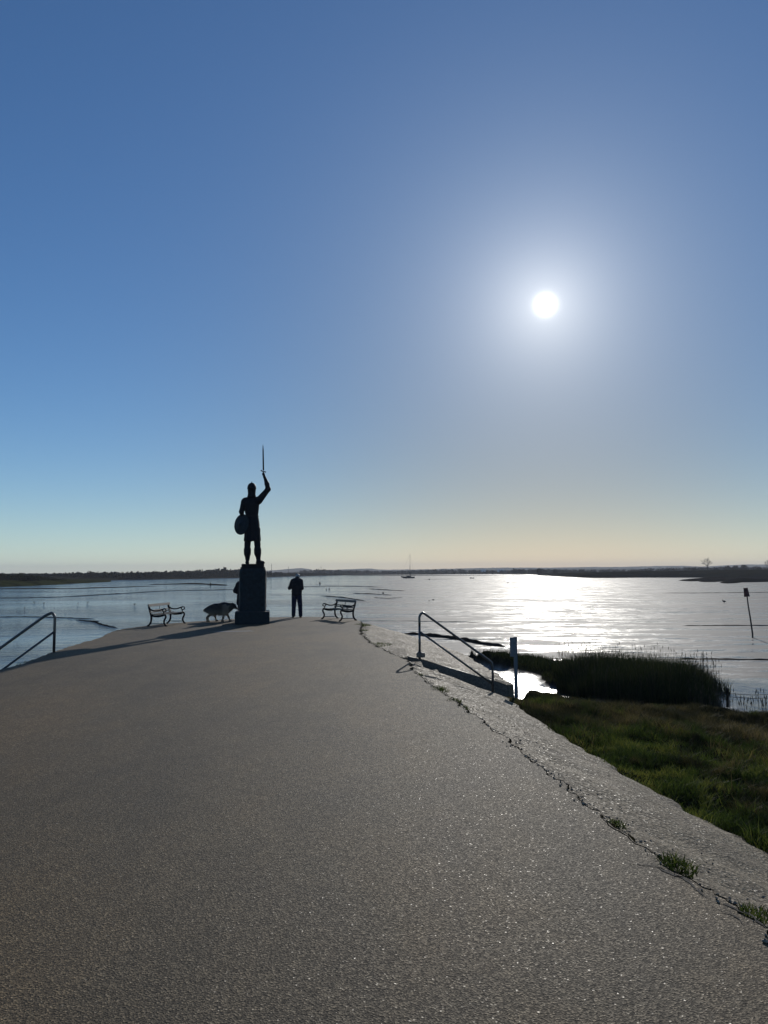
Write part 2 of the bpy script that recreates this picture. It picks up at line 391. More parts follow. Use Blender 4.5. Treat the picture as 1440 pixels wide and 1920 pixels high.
# apron: outer edge
out_px = [(1440, 1597), (1385, 1567), (1325, 1540), (1280, 1510), (1220, 1480), (1145, 1435), (1070, 1390), (1000, 1345), (955, 1312), (927, 1292)]
ZO = -0.86
outer_r = [Vector((3.55, -6, ZO)), Vector((3.5, 1, ZO))] + [P(x, y, z=ZO) for x, y in out_px]
ys_o = [p.y for p in outer_r]; xs_o = [p.x for p in outer_r]
ys_o += [17.8, 24.0, 26.3]; xs_o += [2.93, 2.55, 2.15]
def xo(y): return float(np.interp(y, ys_o, xs_o))
iy = [p.y for p in inner_r]; ix = [p.x for p in inner_r]
order = np.argsort(iy); iy = [iy[k] for k in order]; ix = [ix[k] for k in order]
def xi(y): return float(np.interp(y, iy, ix))
Y_N, Y_F = 15.75, 17.65     # the stair recess lies between
def apron_strip(name, cols, nc=16, wall=None, nseed=0.0):
    """cols: list of (inner, outer) points"""
    V = []; Fc = []
    for a, b in cols:
        for k in range(nc + 1):
            s = (k / nc) ** 1.35; p = a.lerp(b, s)
            hz = noise.noise(Vector((p.x * 1.6, p.y * 1.6, nseed))) * 0.035 + noise.noise(Vector((p.x * 5, p.y * 5, 3))) * 0.012
            fade = min(1.0, s * 5)
            p.z = a.z + (b.z - a.z) * (s ** 1.12) - 0.012 + hz * fade
            if k == 0: p.z = -0.075
            if k == 1 and nc > 12: p.z -= 0.012 * (1 + noise.noise(Vector((p.x * 9, p.y * 9, 2))))
            if s == 1.0: p += jit(p, 3, 0.10)
            V.append(p)
        if wall is not None: V.append(Vector((b.x, b.y, wall)) + (b - a).normalized() * 0.15)
    w = nc + 1 + (1 if wall is not None else 0)
    for i in range(len(cols) - 1):
        for k in range(w - 1): Fc.append((i * w + k, i * w + k + 1, (i + 1) * w + k + 1, (i + 1) * w + k))
    o = mesh_obj(name, V, Fc, M['apron'], smooth=False); tag(o, kind='structure'); return o
cols = []
for y in np.arange(-6, Y_N + 0.001, 0.15):
    cols.append((Vector((xi(y) - 0.04, y, -0.02)), Vector((xo(y), y, ZO))))
ap = apron_strip('sloping_apron', cols, wall=-1.6)
# far part goes round the tip and back along the left side
cols = []
for y in np.arange(Y_F, 24.0, 0.15):
    cols.append((Vector((xi(y) - 0.10, y, -0.02)), Vector((xo(y), y, -0.88))))
ring_in = [p for p in outline[(NR - 1) * 10:]]
ring_in = [Vector((xi(24.0), 24.0, 0))] + [p for p in ring_in if not (p.x > -0.9 and p.y < 24.2)]
ring_in = resample(ring_in, 0.3)
for i in range(len(ring_in)):
    a = ring_in[i]; t = (ring_in[min(i + 3, len(ring_in) - 1)] - ring_in[max(i - 3, 0)]).normalized()
    nrm_ = Vector((-t.y, t.x, 0)); nrm_ = nrm_ if nrm_.dot(a - Vector((-4, 18, 0))) > 0 else -nrm_
    s_in = min(1.0, i * 0.3 / 4.0)
    w_ = 3.3 + (2.0 - 3.3) * min(1, i * 0.3 / 9.0)
    if i * 0.3 < 1.2: nrm_ = (nrm_ * (0.3 + i * 0.2) + Vector((1, 0.0, 0)) * (1.0 - min(1, i * 0.3 / 1.2))).normalized()
    b = a + nrm_ * w_
    cols.append((Vector((a.x, a.y, -0.02)) - nrm_ * 0.10, Vector((b.x, b.y, -0.88))))
ap2 = apron_strip('sloping_apron', cols, wall=-3.2, nseed=4.0)

# ------------------------------------------------------------------ stairs in the recess
st = thing('stairs', 'shadowed concrete steps cut into the right sloping apron behind the long handrail', 'steps', (0, 0, 0))
nst = 8
for k in range(nst):
    bm = bmesh.new(); x0 = xi(16.7) + 0.05 + k * 0.36; z1 = (-0.04 if k == 0 else -0.16 - 0.165 * k)
    box(bm, (x0 + 0.19, (Y_N + Y_F) / 2, z1 - 0.4), (0.38, Y_F - Y_N - 0.01, 0.8), bev=0.012)
    bm_obj('step', bm, M['apron'], st)
for nm, yy, ln in (('side_wall', Y_N, -0.86), ('side_wall', Y_F, -0.88)):
    pts = [(xi(yy) - 0.1, -0.035)] + [(xi(yy) - 0.1 + (xo(yy) - xi(yy) + 0.1) * s, -0.035 + (ln + 0.02) * s ** 1.12) for s in (0.25, 0.5, 0.75, 1.0)] 
    dy = -0.12 if yy == Y_N else 0.12
    V = []; 
    for x_, z_ in pts: V += [(x_, yy, z_), (x_, yy + dy, z_), (x_, yy, -2.6), (x_, yy + dy, -2.6)]
    Fc = []
    for i in range(len(pts) - 1):
        a, b = 4 * i, 4 * i + 4
        Fc += [(a, b, b + 1, a + 1), (a, a + 2, b + 2, b), (a + 1, b + 1, b + 3, a + 3)]
    Fc += [(0, 1, 3, 2), (4 * len(pts) - 4, 4 * len(pts) - 2, 4 * len(pts) - 1, 4 * len(pts) - 3)]
    mesh_obj(nm, V, Fc, M['concrete'], st)

# ------------------------------------------------------------------ water, mudflat, saltmarsh
WZ = -2.8
mf = mesh_obj('mudflat', [(-5500, -150, WZ), (5500, -150, WZ), (5500, 5900, WZ), (-5500, 5900, WZ)], [(0, 1, 2, 3)], M['wet_mud']); tag(mf, kind='structure')

def poly_dist(poly, X, Y):
    """signed distance, positive inside"""
    px = np.array([p[0] for p in poly]); py = np.array([p[1] for p in poly])
    d = np.full(X.shape, 1e9); ins = np.zeros(X.shape, bool); n = len(poly)
    for i in range(n):
        ax, ay, bx, by = px[i], py[i], px[(i + 1) % n], py[(i + 1) % n]
        ex, ey = bx - ax, by - ay; t = np.clip(((X - ax) * ex + (Y - ay) * ey) / (ex * ex + ey * ey + 1e-12), 0, 1)
        d = np.minimum(d, np.hypot(X - ax - t * ex, Y - ay - t * ey))
        c = ((ay > Y) != (by > Y)) & (X < (bx - ax) * (Y - ay) / (by - ay + 1e-12) + ax); ins ^= c
    return np.where(ins, d, -d)
_g = RNG.random((64, 64))
def vnoise(X, Y, s, seed=0):
    x = X * s + seed * 7.31; y = Y * s + seed * 3.17
    xi_ = np.floor(x).astype(int); yi_ = np.floor(y).astype(int); fx = x - xi_; fy = y - yi_
    fx = fx * fx * (3 - 2 * fx); fy = fy * fy * (3 - 2 * fy); g = lambda a, b: _g[a % 64, b % 64]
    return (g(xi_, yi_) * (1 - fx) + g(xi_ + 1, yi_) * fx) * (1 - fy) + (g(xi_, yi_ + 1) * (1 - fx) + g(xi_ + 1, yi_ + 1) * fx) * fy
ZL = -1.5
w2 = lambda pxs, z: [tuple(P(x, y, z=z)[:2]) for x, y in pxs]
FORE = [(1.2, -8), (1.2, 10), (1.2, 16.0)] + [(2.6, 17.5)] + w2([(975, 1300), (1040, 1303), (1075, 1312), (1122, 1321), (1180, 1320), (1345, 1314), (1440, 1330)], ZL) + [(14, 16.5), (30, 14), (30, -8)]
REED = w2([(868, 1216), (905, 1229), (945, 1242), (985, 1260), (1020, 1280), (1080, 1296), (1128, 1311), (1180, 1314), (1345, 1313)], -1.65) + w2([(1350, 1292), (1300, 1275), (1200, 1262), (1100, 1250), (1000, 1236), (930, 1226)], -1.75)
RTALL = w2([(1035, 1284), (1080, 1297), (1128, 1313), (1180, 1316), (1345, 1315)], -1.6) + w2([(1352, 1296), (1320, 1282), (1240, 1272), (1150, 1266), (1060, 1262)], -1.7)
def land_h(X, Y):
    X = np.asarray(X, float); Y = np.asarray(Y, float)
    xo_ = np.interp(Y, ys_o, xs_o); d = np.clip(X - xo_, -1, 30)
    n1 = vnoise(X, Y, 0.9, 1) - 0.5; n2 = vnoise(X, Y, 2.7, 2) - 0.5; n3 = vnoise(X, Y, 7, 3) - 0.5
    fore = np.maximum(-0.93 - 0.105 * d, -1.5) - 0.25 * np.clip((Y - 14) / 6, 0, 1) * np.clip(d / 1.0, 0, 1) 
    fore = np.maximum(fore, -1.58)
    mud = -1.74 - 1.04 * np.clip((Y - 26) / 12, 0, 1) - 0.5 * np.clip((X - 9) / 5, 0, 1)
    mud = mud + n1 * 0.05 + n2 * 0.03
    df = poly_dist(FORE, X, Y) + n1 * 0.5 + n2 * 0.25; dr = poly_dist(REED, X, Y) + n1 * 0.5 + n2 * 0.25
    sf = np.clip(df / 0.45, 0, 1); sf = sf * sf * (3 - 2 * sf); sr = np.clip(dr / 0.45, 0, 1); sr = sr * sr * (3 - 2 * sr)
    z = mud + (fore + n1 * 0.12 + n2 * 0.08 + n3 * 0.03 - mud) * sf
    z = np.maximum(z, mud + (-1.62 + n1 * 0.1 + n2 * 0.06 - mud) * sr)
    # sink the outer rim under the flat
    rim = np.minimum(36 - X, 46 - Y); z = z - 1.6 * np.clip(1 - rim / 7.0, 0, 1) * (Y > 18)
    z = z - 1.3 * np.clip(1 - (X - 0.2) / 2.2, 0, 1) * (Y > 26)
    rim2 = 30 - X; 
    return z, sf, sr
st_ = 0.13
gx = np.arange(0.2, 36, st_); gy = np.arange(-6, 46, st_)
GX, GY = np.meshgrid(gx, gy, indexing='ij'); GZ, SF, SR = land_h(GX, GY)
# under the apron the ground keeps below it
und = (GX < np.interp(GY, ys_o, xs_o) - 0.05) & (GY < 28); GZ = np.where(und, np.minimum(GZ, -2.3), GZ)
nx, ny = GX.shape; ii = np.arange(nx * ny).reshape(nx, ny)
Q = np.stack([ii[:-1, :-1], ii[1:, :-1], ii[1:, 1:], ii[:-1, 1:]], -1).reshape(-1, 4)
mm, t, b = mat('marsh_ground')
at = t.nodes.new('ShaderNodeAttribute'); at.attribute_name = 'land'
v = coords(t); nn = noise_tex(t, v, 6, 5); wet = noise_tex(t, v, 1.3, 4)
rgb = ramp(t, nn.outputs[0], [(0.3, (0.010, 0.010, 0.005)), (0.7, (0.026, 0.025, 0.012))])
mx = t.nodes.new('ShaderNodeMix'); mx.data_type = 'RGBA'; t.links.new(at.outputs['Fac'], mx.inputs[0]); mx.inputs[6].default_value = (0.05, 0.045, 0.04, 1); t.links.new(rgb, mx.inputs[7]); t.links.new(mx.outputs[2], b.inputs['Base Color'])
rr = ramp(t, at.outputs['Fac'], [(0.0, (0.24,) * 3), (0.5, (0.9,) * 3)]); t.links.new(rr, b.inputs['Roughness'])
sp = ramp(t, at.outputs['Fac'], [(0.0, (0.5,) * 3), (0.5, (0.0,) * 3)]); t.links.new(sp, b.inputs['Specular IOR Level'])
n1 = bump(t, b, wet.outputs[0], 0.4, 0.12); bump(t, b, nn.outputs[0], 0.6, 0.03, n1)
marsh = np_mesh('marsh_ground', np.stack([GX, GY, GZ], -1).reshape(-1, 3), Q, mm, smooth=True, attrs={'land': np.maximum(SF, SR).ravel()})
tag(marsh, kind='structure')

# ------------------------------------------------------------------ blades
def blades(name, pos, hgt, wid, lean, m, tint, parent=None, bend=0.35, seg=2):
    n = len(pos); a = RNG.random(n) * 2 * np.pi
    side = np.stack([np.cos(a), np.sin(a), np.zeros(n)], -1) * wid[:, None] * 0.5
    la = RNG.random(n) * 2 * np.pi; ld = np.stack([np.cos(la), np.sin(la), np.zeros(n)], -1) * (lean * hgt)[:, None]
    up = np.array([0, 0, 1.0])[None] * hgt[:, None]
    b0 = pos - side; b1 = pos + side
    m_ = pos + up * 0.55 + ld * 0.35; m0 = m_ - side * 0.75; m1 = m_ + side * 0.75
    tip = pos + up * (1 - 0.25 * lean)[:, None] + ld
    V = np.stack([b0, b1, m1, m0, tip], 1).reshape(-1, 3)
    k = np.arange(n) * 5
    T = np.concatenate([np.stack([k, k + 1, k + 2], -1), np.stack([k, k + 2, k + 3], -1), np.stack([k + 3, k + 2, k + 4], -1)])
    return np_mesh(name, V, T, m, parent, attrs={'tint': np.repeat(tint, 5)})
def scatter(n, x0, x1, y0, y1):
    return RNG.uniform(x0, x1, n), RNG.uniform(y0, y1, n)
def clumpy(n, x0, x1, y0, y1, s, seed, thr):
    X, Y = scatter(n, x0, x1, y0, y1); k = vnoise(X, Y, s, seed) * 0.6 + vnoise(X, Y, s * 3, seed + 3) * 0.4
    keep = k > thr - 0.25 * RNG.random(n); return X[keep], Y[keep], k[keep]
# short green turf beside the apron, browner and taller away from it
X, Y, K = clumpy(400000, 2.2, 16, 3.0, 24.0, 1.1, 5, 0.30)
Z, SFb, SRb = land_h(X, Y); dxo = X - np.interp(Y, ys_o, xs_o); ok = (SFb > 0.6) & (dxo > -0.16 + 0.22 * RNG.random(len(X))) & (X < Y * 0.62 + 1.5)
X, Y, Z, K, dxo = X[ok], Y[ok], Z[ok], K[ok], dxo[ok]
br = np.clip((Y - 9) / 8 + (dxo - 2) / 6 + (vnoise(X, Y, 0.5, 9) - 0.5) * 1.2, 0, 1)
isb = RNG.random(len(X)) < br
hg = (0.05 + 0.13 * RNG.random(len(X)) * K * 1.6); dF = poly_dist(FORE, X, Y); near_c = np.clip((dF - .2) / 1.8, .25, 1) + (X > 6) * .3
hb = (0.08 + 0.30 * RNG.random(len(X)) * K) * np.minimum(near_c, 1)
hg = hg * np.minimum(near_c, 1) * (.6 + 1.9 * vnoise(X, Y, 2.2, 13) ** 2)
hb = hb * (.7 + .9 * vnoise(X, Y, 1.7, 15) ** 2)
pos = np.stack([X, Y, Z - 0.02], -1)
for nm, mk, s_, h_, w_ in (('green_turf', 'grass', ~isb, hg, 0.010), ('brown_sedge', 'brown', isb, hb, 0.009)):
    q = s_; tn = np.clip(RNG.random(q.sum()) * 0.45 + (K[q] - 0.45) * 1.6 + (vnoise(X[q], Y[q], 3.3, 11) - .5) * .6, 0, 1)
    o = blades(nm, pos[q], h_[q], np.full(q.sum(), w_), 0.3 + 0.6 * RNG.random(q.sum()), M[mk], tn)
    tag(o, {'green_turf': 'short green turf growing beside the sloping concrete apron', 'brown_sedge': 'brownish tangled marsh grass behind the green turf'}[nm], 'grass', kind='stuff')
# coarse tussocks with dead straw
cx, cy = scatter(1500, 2.4, 13, 5.0, 20.5); cz, cs_f, _ = land_h(cx, cy); cd = cx - np.interp(cy, ys_o, xs_o)
ok = (cs_f > .9) & (cd > .25) & (cx < cy * .62 + 1) & (poly_dist(FORE, cx, cy) > .9) & (vnoise(cx, cy, .8, 21) + .35 * RNG.random(len(cx)) > .62); cx, cy, cz, cd = cx[ok], cy[ok], cz[ok], cd[ok]
nb = 90; m_ = len(cx); rr_ = np.abs(RNG.normal(0, .085, (m_, nb))); aa_ = RNG.random((m_, nb)) * 6.283
px_ = (cx[:, None] + np.cos(aa_) * rr_).ravel(); py_ = (cy[:, None] + np.sin(aa_) * rr_).ravel(); pz_ = np.repeat(cz, nb) - .02
hh_ = np.repeat(.12 + .22 * RNG.random(m_) * np.clip(cd / 2 + .3, .4, 1), nb) * (.45 + .6 * RNG.random(m_ * nb)); tt_ = np.clip(np.repeat(RNG.random(m_) * .8, nb) + RNG.normal(0, .15, m_ * nb), 0, 1)
half = np.repeat(RNG.random(m_) < np.clip(.15 + cd / 6, 0, .75), nb)
for nm, mk, q in (('green_tussock', 'grass', ~half), ('straw_tussock', 'brown', half)):
    o = blades(nm, np.stack([px_, py_, pz_], -1)[q], hh_[q], np.full(q.sum(), .008), .3 + .7 * RNG.random(q.sum()), M[mk], tt_[q]); tag(o, {'green_tussock': 'coarse green tussocks rising out of the marsh turf', 'straw_tussock': 'straw-coloured tussocks scattered through the marsh grass'}[nm], 'grass', kind='stuff')
# tall reeds
X, Y = scatter(90000, 3.5, 11.5, 18.5, 27); dT = poly_dist(RTALL, X, Y) + (vnoise(X, Y, 1.2, 4) - 0.5) * 0.7
ok = dT > 0; X, Y, dT = X[ok], Y[ok], dT[ok]; Z, _, _ = land_h(X, Y)
hr = 0.92 * (0.55 + 0.45 * np.clip(dT / 0.9, 0, 1)) * (0.75 + 0.4 * vnoise(X, Y, 0.8, 6)) * (0.66 + 0.50 * RNG.random(len(X)) ** 1.6) * np.where(RNG.random(len(X)) < .05, 1.22, 1) * np.clip(0.45 + (X - 4.2) / 2.2, 0.3, 1.0)
o = blades('reed_bed', np.stack([X, Y, Z - 0.03], -1), hr, np.full(len(X), 0.010), 0.12 + 0.35 * RNG.random(len(X)), M['reed'], RNG.random(len(X)) ** 1.5)
tag(o, 'dark bank of tall reeds rising behind the foreground grass', 'reeds', kind='stuff')
NREED = len(X)
# low grass on the rest of the reed bank
X, Y = scatter(60000, 3.0, 12, 18.5, 36); Z, SFb, SRb = land_h(X, Y); ok = (SRb > 0.5) & (vnoise(X, Y, 1.5, 8) > 0.25)
X, Y, Z = X[ok], Y[ok], Z[ok]
o = blades('low_marsh_grass', np.stack([X, Y, Z - 0.02], -1), (0.10 + 0.22 * RNG.random(len(X))) * np.clip(poly_dist(REED, X, Y) / 1.0, .5, 1) * 1.25, np.full(len(X), 0.012), 0.2 + 0.4 * RNG.random(len(X)), M['reed'], RNG.random(len(X)) * 0.8)
tag(o, 'low marsh grass on the far side of the muddy creek', 'grass', kind='stuff')
# pale flowering stalks along the marsh edges
def stalks(name, pts, label):
    V = []; T = []
    for (x, y, z, h) in pts:
        a = random.uniform(0, 6.28); ln = random.uniform(0.04, 0.16) * h; w = 0.003
        p0 = Vector((x, y, z)); p1 = p0 + Vector((math.cos(a) * ln, math.sin(a) * ln, h)); 
        b = len(V); s = Vector((w, 0, 0)); s2 = Vector((0, w, 0))
        V += [p0 - s, p0 + s, p1 + s * 0.4, p1 - s * 0.4]; T += [(b, b + 1, b + 2), (b, b + 2, b + 3)]
        b = len(V); q = p1 - (p1 - p0).normalized() * 0.12
        V += [q, q + s * 3.2 + Vector((0, 0, .05)), p1 + s * 1.0, p1 - s * 1.0, q - s * 3.2 + Vector((0, 0, .05)), q + s2 * 3 + Vector((0, 0, .06)), q - s2 * 3 + Vector((0, 0, .06))]
        T += [(b, b + 1, b + 2), (b, b + 2, b + 3), (b, b + 3, b + 4), (b, b + 5, b + 2), (b, b + 6, b + 2)]
    o = mesh_obj(name, V, T, M['plume']); tag(o, label, 'reeds', kind='stuff')
pp = []
while len(pp) < 330:
    x, y = random.uniform(3.8, 10.5), random.uniform(19, 27)
    d = float(poly_dist(RTALL, np.array([x]), np.array([y]))[0])
    if -0.1 < d < 0.9:
        z = float(land_h(np.array([x]), np.array([y]))[0][0]); pp.append((x, y, z, random.uniform(0.6, 1.08) * min(1.0, 0.4 + (x - 3.8) / 2.5)))
stalks('reed_plumes', pp, 'pale seed heads standing above the dark reeds')
pp = []
while len(pp) < 420:
    x, y = random.uniform(7.5, 14), random.uniform(15, 20)
    zz, sf_, sr_ = land_h(np.array([x]), np.array([y]))
    d = float(poly_dist(FORE, np.array([x]), np.array([y]))[0])
    if -0.25 < d < 0.8: pp.append((x, y, float(zz[0]), random.uniform(0.25, 0.6)))
stalks('edge_stalks', pp, 'sparse pale stalks at the marsh edge against the bright mud')

# ------------------------------------------------------------------ plinth and statue
SX, SY = P(473.5, 1168, z=0).x * 25.87 / P(473.5, 1168, z=0).y, 25.87
pl = thing('plinth', 'tall dark stepped plinth with rough relief sides under the warrior statue', 'plinth', (SX, SY, 0), R(8.3))
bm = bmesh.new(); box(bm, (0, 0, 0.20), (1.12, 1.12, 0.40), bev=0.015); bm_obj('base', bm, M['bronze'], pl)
# shaft with figures in relief round it
nz_, na_ = 90, 96; V = []; Fc = []
for i in range(nz_ + 1):
    z = 0.40 + 1.42 * i / nz_
    for k in range(na_):
        a = 2 * math.pi * k / na_; c_, s_ = math.cos(a), math.sin(a)
        e = 5.0; r = 0.442 / ((abs(c_) ** e + abs(s_) ** e) ** (1 / e))
        zz = z - 0.4; env = min(1, zz / 0.06, (1.42 - zz) / 0.06)
        rel = noise.noise(Vector((c_ * 2.4, s_ * 2.4, z * 4.5))) * 0.016 + noise.noise(Vector((c_ * 7, s_ * 7, z * 9))) * 0.013
        r += rel * max(0, env) + (0.012 if env < 0.2 else 0)
        r -= 0.03 * max(0, (zz - 1.34) / 0.08)
        V.append((r * c_, r * s_, z))
for i in range(nz_):
    for k in range(na_): Fc.append((i * na_ + k, i * na_ + (k + 1) % na_, (i + 1) * na_ + (k + 1) % na_, (i + 1) * na_ + k))
Fc.append(tuple(nz_ * na_ + k for k in range(na_)))
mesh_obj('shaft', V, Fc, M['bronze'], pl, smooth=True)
bm = bmesh.new(); box(bm, (0.0, 0, 1.845), (0.80, 0.80, 0.05), bev=0.012); box(bm, (0.0, 0, 1.92), (0.74, 0.74, 0.10), bev=0.015); bm_obj('cap', bm, M['bronze_d'], pl)
bm = bmesh.new(); box(bm, (0.24, -0.05, 2.0), (0.30, 0.5, 0.07), bev=0.02); bm_obj('footing', bm, M['bronze_d'], pl)
STZ = 1.97; STX = SX - 0.028
stt = thing('warrior_statue', 'dark bronze helmeted warrior raising a sword and holding a round shield on the plinth', 'statue', (STX, SY, STZ))
HX = 0.0
body = [
 ('c', (-.16, .0, .16), (-.165, .0, .47), .075, .115), ('c', (-.165, -.02, .36), (-.165, .0, .66), .112, .095), ('c', (-.165, .0, .66), (-.13, .0, 1.15), .098, .155),
 ('c', (.205, .0, .16), (.18, .0, .47), .075, .115), ('c', (.18, -.02, .36), (.17, .0, .66), .112, .095), ('c', (.17, .0, .66), (.11, .0, 1.15), .098, .155),
 ('c', (-.16, -.06, .05), (-.17, .18, .03), .065, .045), ('c', (.205, -.05, .07), (.36, .10, .055), .07, .045),
 ('e', (-.01, 0, 1.25), (.225, .165, .2)), ('c', (-.01, 0, 1.3), (-.02, 0, 1.62), .185, .185, .85), ('e', (-.05, 0, 1.98), (.255, .18, .30)),
 ('c', (-.25, 0, 2.12), (.14, 0, 2.14), .125, .12, .9), ('c', (-.04, .0, 2.1), (-.04, .015, 2.42), .095, .085),
 ('e', (-.04, .02, 2.50), (.115, .14, .16)), ('e', (-.075, .155, 2.47), (.03, .04, .035)),
 ('c', (-.295, 0, 2.08), (-.375, -.02, 1.76), .105, .078), ('c', (-.375, -.02, 1.76), (-.34, .10, 1.50), .078, .055),
 ('c', (.20, 0, 2.13), (.515, .0, 2.52), .125, .085), ('c', (.515, 0, 2.52), (.475, .0, 2.70), .085, .075), ('c', (.475, 0, 2.70), (.385, .0, 2.96), .075, .045),
]
bv, bf = sdf_mesh(body, (-.58, -.42, -.06), (.72, .42, 3.1), 0.020, 0.045)
fing = [('e', (.362, .0, 3.03), (.040, .030, .055))]
for i, (zz, rr_) in enumerate(((3.075, .013), (3.05, .014), (3.024, .014), (3.0, .012))):
    fing += [('c', (.375, -.030, zz), (.345, -.036, zz), rr_, rr_), ('c', (.345, -.036, zz), (.325, -.012, zz - .002), rr_, rr_ * .9), ('c', (.325, -.012, zz - .002), (.335, .012, zz), rr_ * .9, rr_ * .8)]
fing += [('c', (.385, .012, 3.01), (.355, .038, 3.05), .016, .014), ('c', (.355, .038, 3.05), (.325, .028, 3.07), .014, .012), ('c', (.385, 0, 2.95), (.365, 0, 3.02), .044, .038)]
hv, hf = sdf_mesh(fing, (.27, -.09, 2.88), (.46, .09, 3.12), 0.0055, 0.010)
fl = [('e', (-.255, .14, 1.45), (.045, .05, .06)), ('c', (-.33, .09, 1.51), (-.255, .14, 1.45), .048, .04)]
for i in range(4):
    fl += [('c', (-.285 + i * .02, .17, 1.43), (-.30 + i * .018, .20, 1.40), .013, .012), ('c', (-.30 + i * .018, .20, 1.40), (-.285 + i * .018, .19, 1.365), .012, .011)]
fl += [('c', (-.225, .15, 1.45), (-.235, .195, 1.42), .014, .012)]
lv, lf = sdf_mesh(fl, (-.40, .02, 1.3), (-.16, .25, 1.6), 0.0065, 0.010)
V_, F_ = join_vf([(bv, bf), (hv, hf), (lv, lf)])
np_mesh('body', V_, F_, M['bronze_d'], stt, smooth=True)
# tunic: belted, flared and pleated
V = []; Fc = []; na = 72
prof = [(1.98, .262, .20), (1.80, .238, .195), (1.66, .215, .185), (1.60, .215, .18), (1.54, .225, .19), (1.40, .236, .205), (1.20, .245, .215), (1.0, .258, .225), (.80, .272, .235), (.765, .274, .236), (.765, .25, .21), (.95, .235, .20)]
for j, (z, rx, ry) in enumerate(prof):
    for k in range(na):
        a = 2 * math.pi * k / na
        pl_ = (math.sin(a * 11 + 0.7 * math.sin(a * 3)) * 0.016 + math.sin(a * 23) * 0.005) * max(0, min(1, (1.6 - z) / 0.7))
        cx = -0.045 + (1.98 - z) * 0.055 if z > 1.3 else -0.008
        dz = 0.012 * math.sin(a * 9) if z < 0.81 else 0
        V.append((cx + (rx + pl_) * math.cos(a), (ry + pl_) * math.sin(a), z + dz))
for j in range(len(prof) - 1):
    for k in range(na): Fc.append((j * na + k, (j + 1) * na + k, (j + 1) * na + (k + 1) % na, j * na + (k + 1) % na))
mesh_obj('tunic', V, Fc, M['bronze_d'], stt, smooth=True)
bm = bmesh.new()
ring = [(-.022 + .228 * math.cos(2 * math.pi * k / 40), .192 * math.sin(2 * math.pi * k / 40), 1.60 + .01 * math.cos(2 * math.pi * k / 40)) for k in range(41)]
tube(bm, ring, (.012), 8, cap=False); bm_obj('belt', bm, M['bronze_d'], stt, smooth=True)
# helmet with ridge, rim and aventail
V = []; Fc = []; na = 40
prof = [(.0, 2.79), (.012, 2.785), (.008, 2.765), (.022, 2.748), (.075, 2.725), (.115, 2.685), (.140, 2.63), (.148, 2.58), (.150, 2.555), (.150, 2.53), (.138, 2.525), (.135, 2.46), (.128, 2.36), (.145, 2.28), (.150, 2.25), (.120, 2.25)]
for r, z in prof:
    for k in range(na):
        a = 2 * math.pi * k / na; V.append((-.04 + r * math.cos(a), .015 + r * 1.12 * math.sin(a), z))
for j in range(len(prof) - 1):
    for k in range(na):
        if prof[j][1] < 2.53 and math.pi * 0.30 < 2 * math.pi * (k + .5) / na < math.pi * 0.80: continue   # open at the face
        Fc.append((j * na + k, (j + 1) * na + k, (j + 1) * na + (k + 1) % na, j * na + (k + 1) % na))
hel = mesh_obj('helmet', V, Fc, M['bronze_d'], stt, smooth=True)
bm = bmesh.new(); tube(bm, [(-.09, .175, 2.55), (-.098, .19, 2.50), (-.095, .195, 2.46)], .016, 8); bm_obj('nose_guard', bm, M['bronze_d'], hel, smooth=True)
# sword
sw = bmesh.new()
bm = bmesh.new()
bl = [((.352, 0, 3.16), .026), ((.343, 0, 3.5), .025), ((.335, 0, 3.85), .021), ((.331, 0, 3.98), .013), ((.329, 0, 4.05), .002)]
tube(bm, [p for p, r_ in bl], [(r_, .008) for p, r_ in bl], 8)
sw.free(); swo = bm_obj('sword', bm, M['bronze_d'], stt, smooth=True)
bm = bmesh.new(); tube(bm, [(.268, 0, 3.165), (.30, 0, 3.14), (.352, 0, 3.125), (.405, 0, 3.11), (.437, 0, 3.105)], [.024, .017, .019, .017, .022], 8); bm_obj('guard', bm, M['bronze_d'], swo, smooth=True)
bm = bmesh.new(); tube(bm, [(.354, 0, 3.12), (.365, 0, 2.96)], .014, 8); tube(bm, [(.340, 0, 2.945), (.36, 0, 2.93), (.39, 0, 2.94)], [.018, .026, .018], 8); bm_obj('hilt', bm, M['bronze_d'], swo, smooth=True)
# round domed shield on the left arm
V = []; Fc = []; na = 48; prof = [(.0, .11), (.035, .108), (.05, .085), (.07, .07), (.15, .062), (.25, .04), (.325, .01), (.335, .016), (.352, .012), (.352, -.01), (.32, -.015), (.15, .035), (0, .05)]
for r, d in prof:
    for k in range(na): a = 2 * math.pi * k / na; V.append((r * math.cos(a), r * math.sin(a), d))
for j in range(len(prof) - 1):
    for k in range(na): Fc.append((j * na + k, j * na + (k + 1) % na, (j + 1) * na + (k + 1) % na, (j + 1) * na + k))
sh = mesh_obj('shield', V, Fc, M['bronze'], stt, smooth=True)
nrm_s = Vector((-.60, -.78, .10)).normalized(); sh.rotation_euler = nrm_s.to_track_quat('Z', 'Y').to_euler(); sh.location = (-.365, -.02, 1.33)
sh.scale = (1.0, 1.0, 1.0)

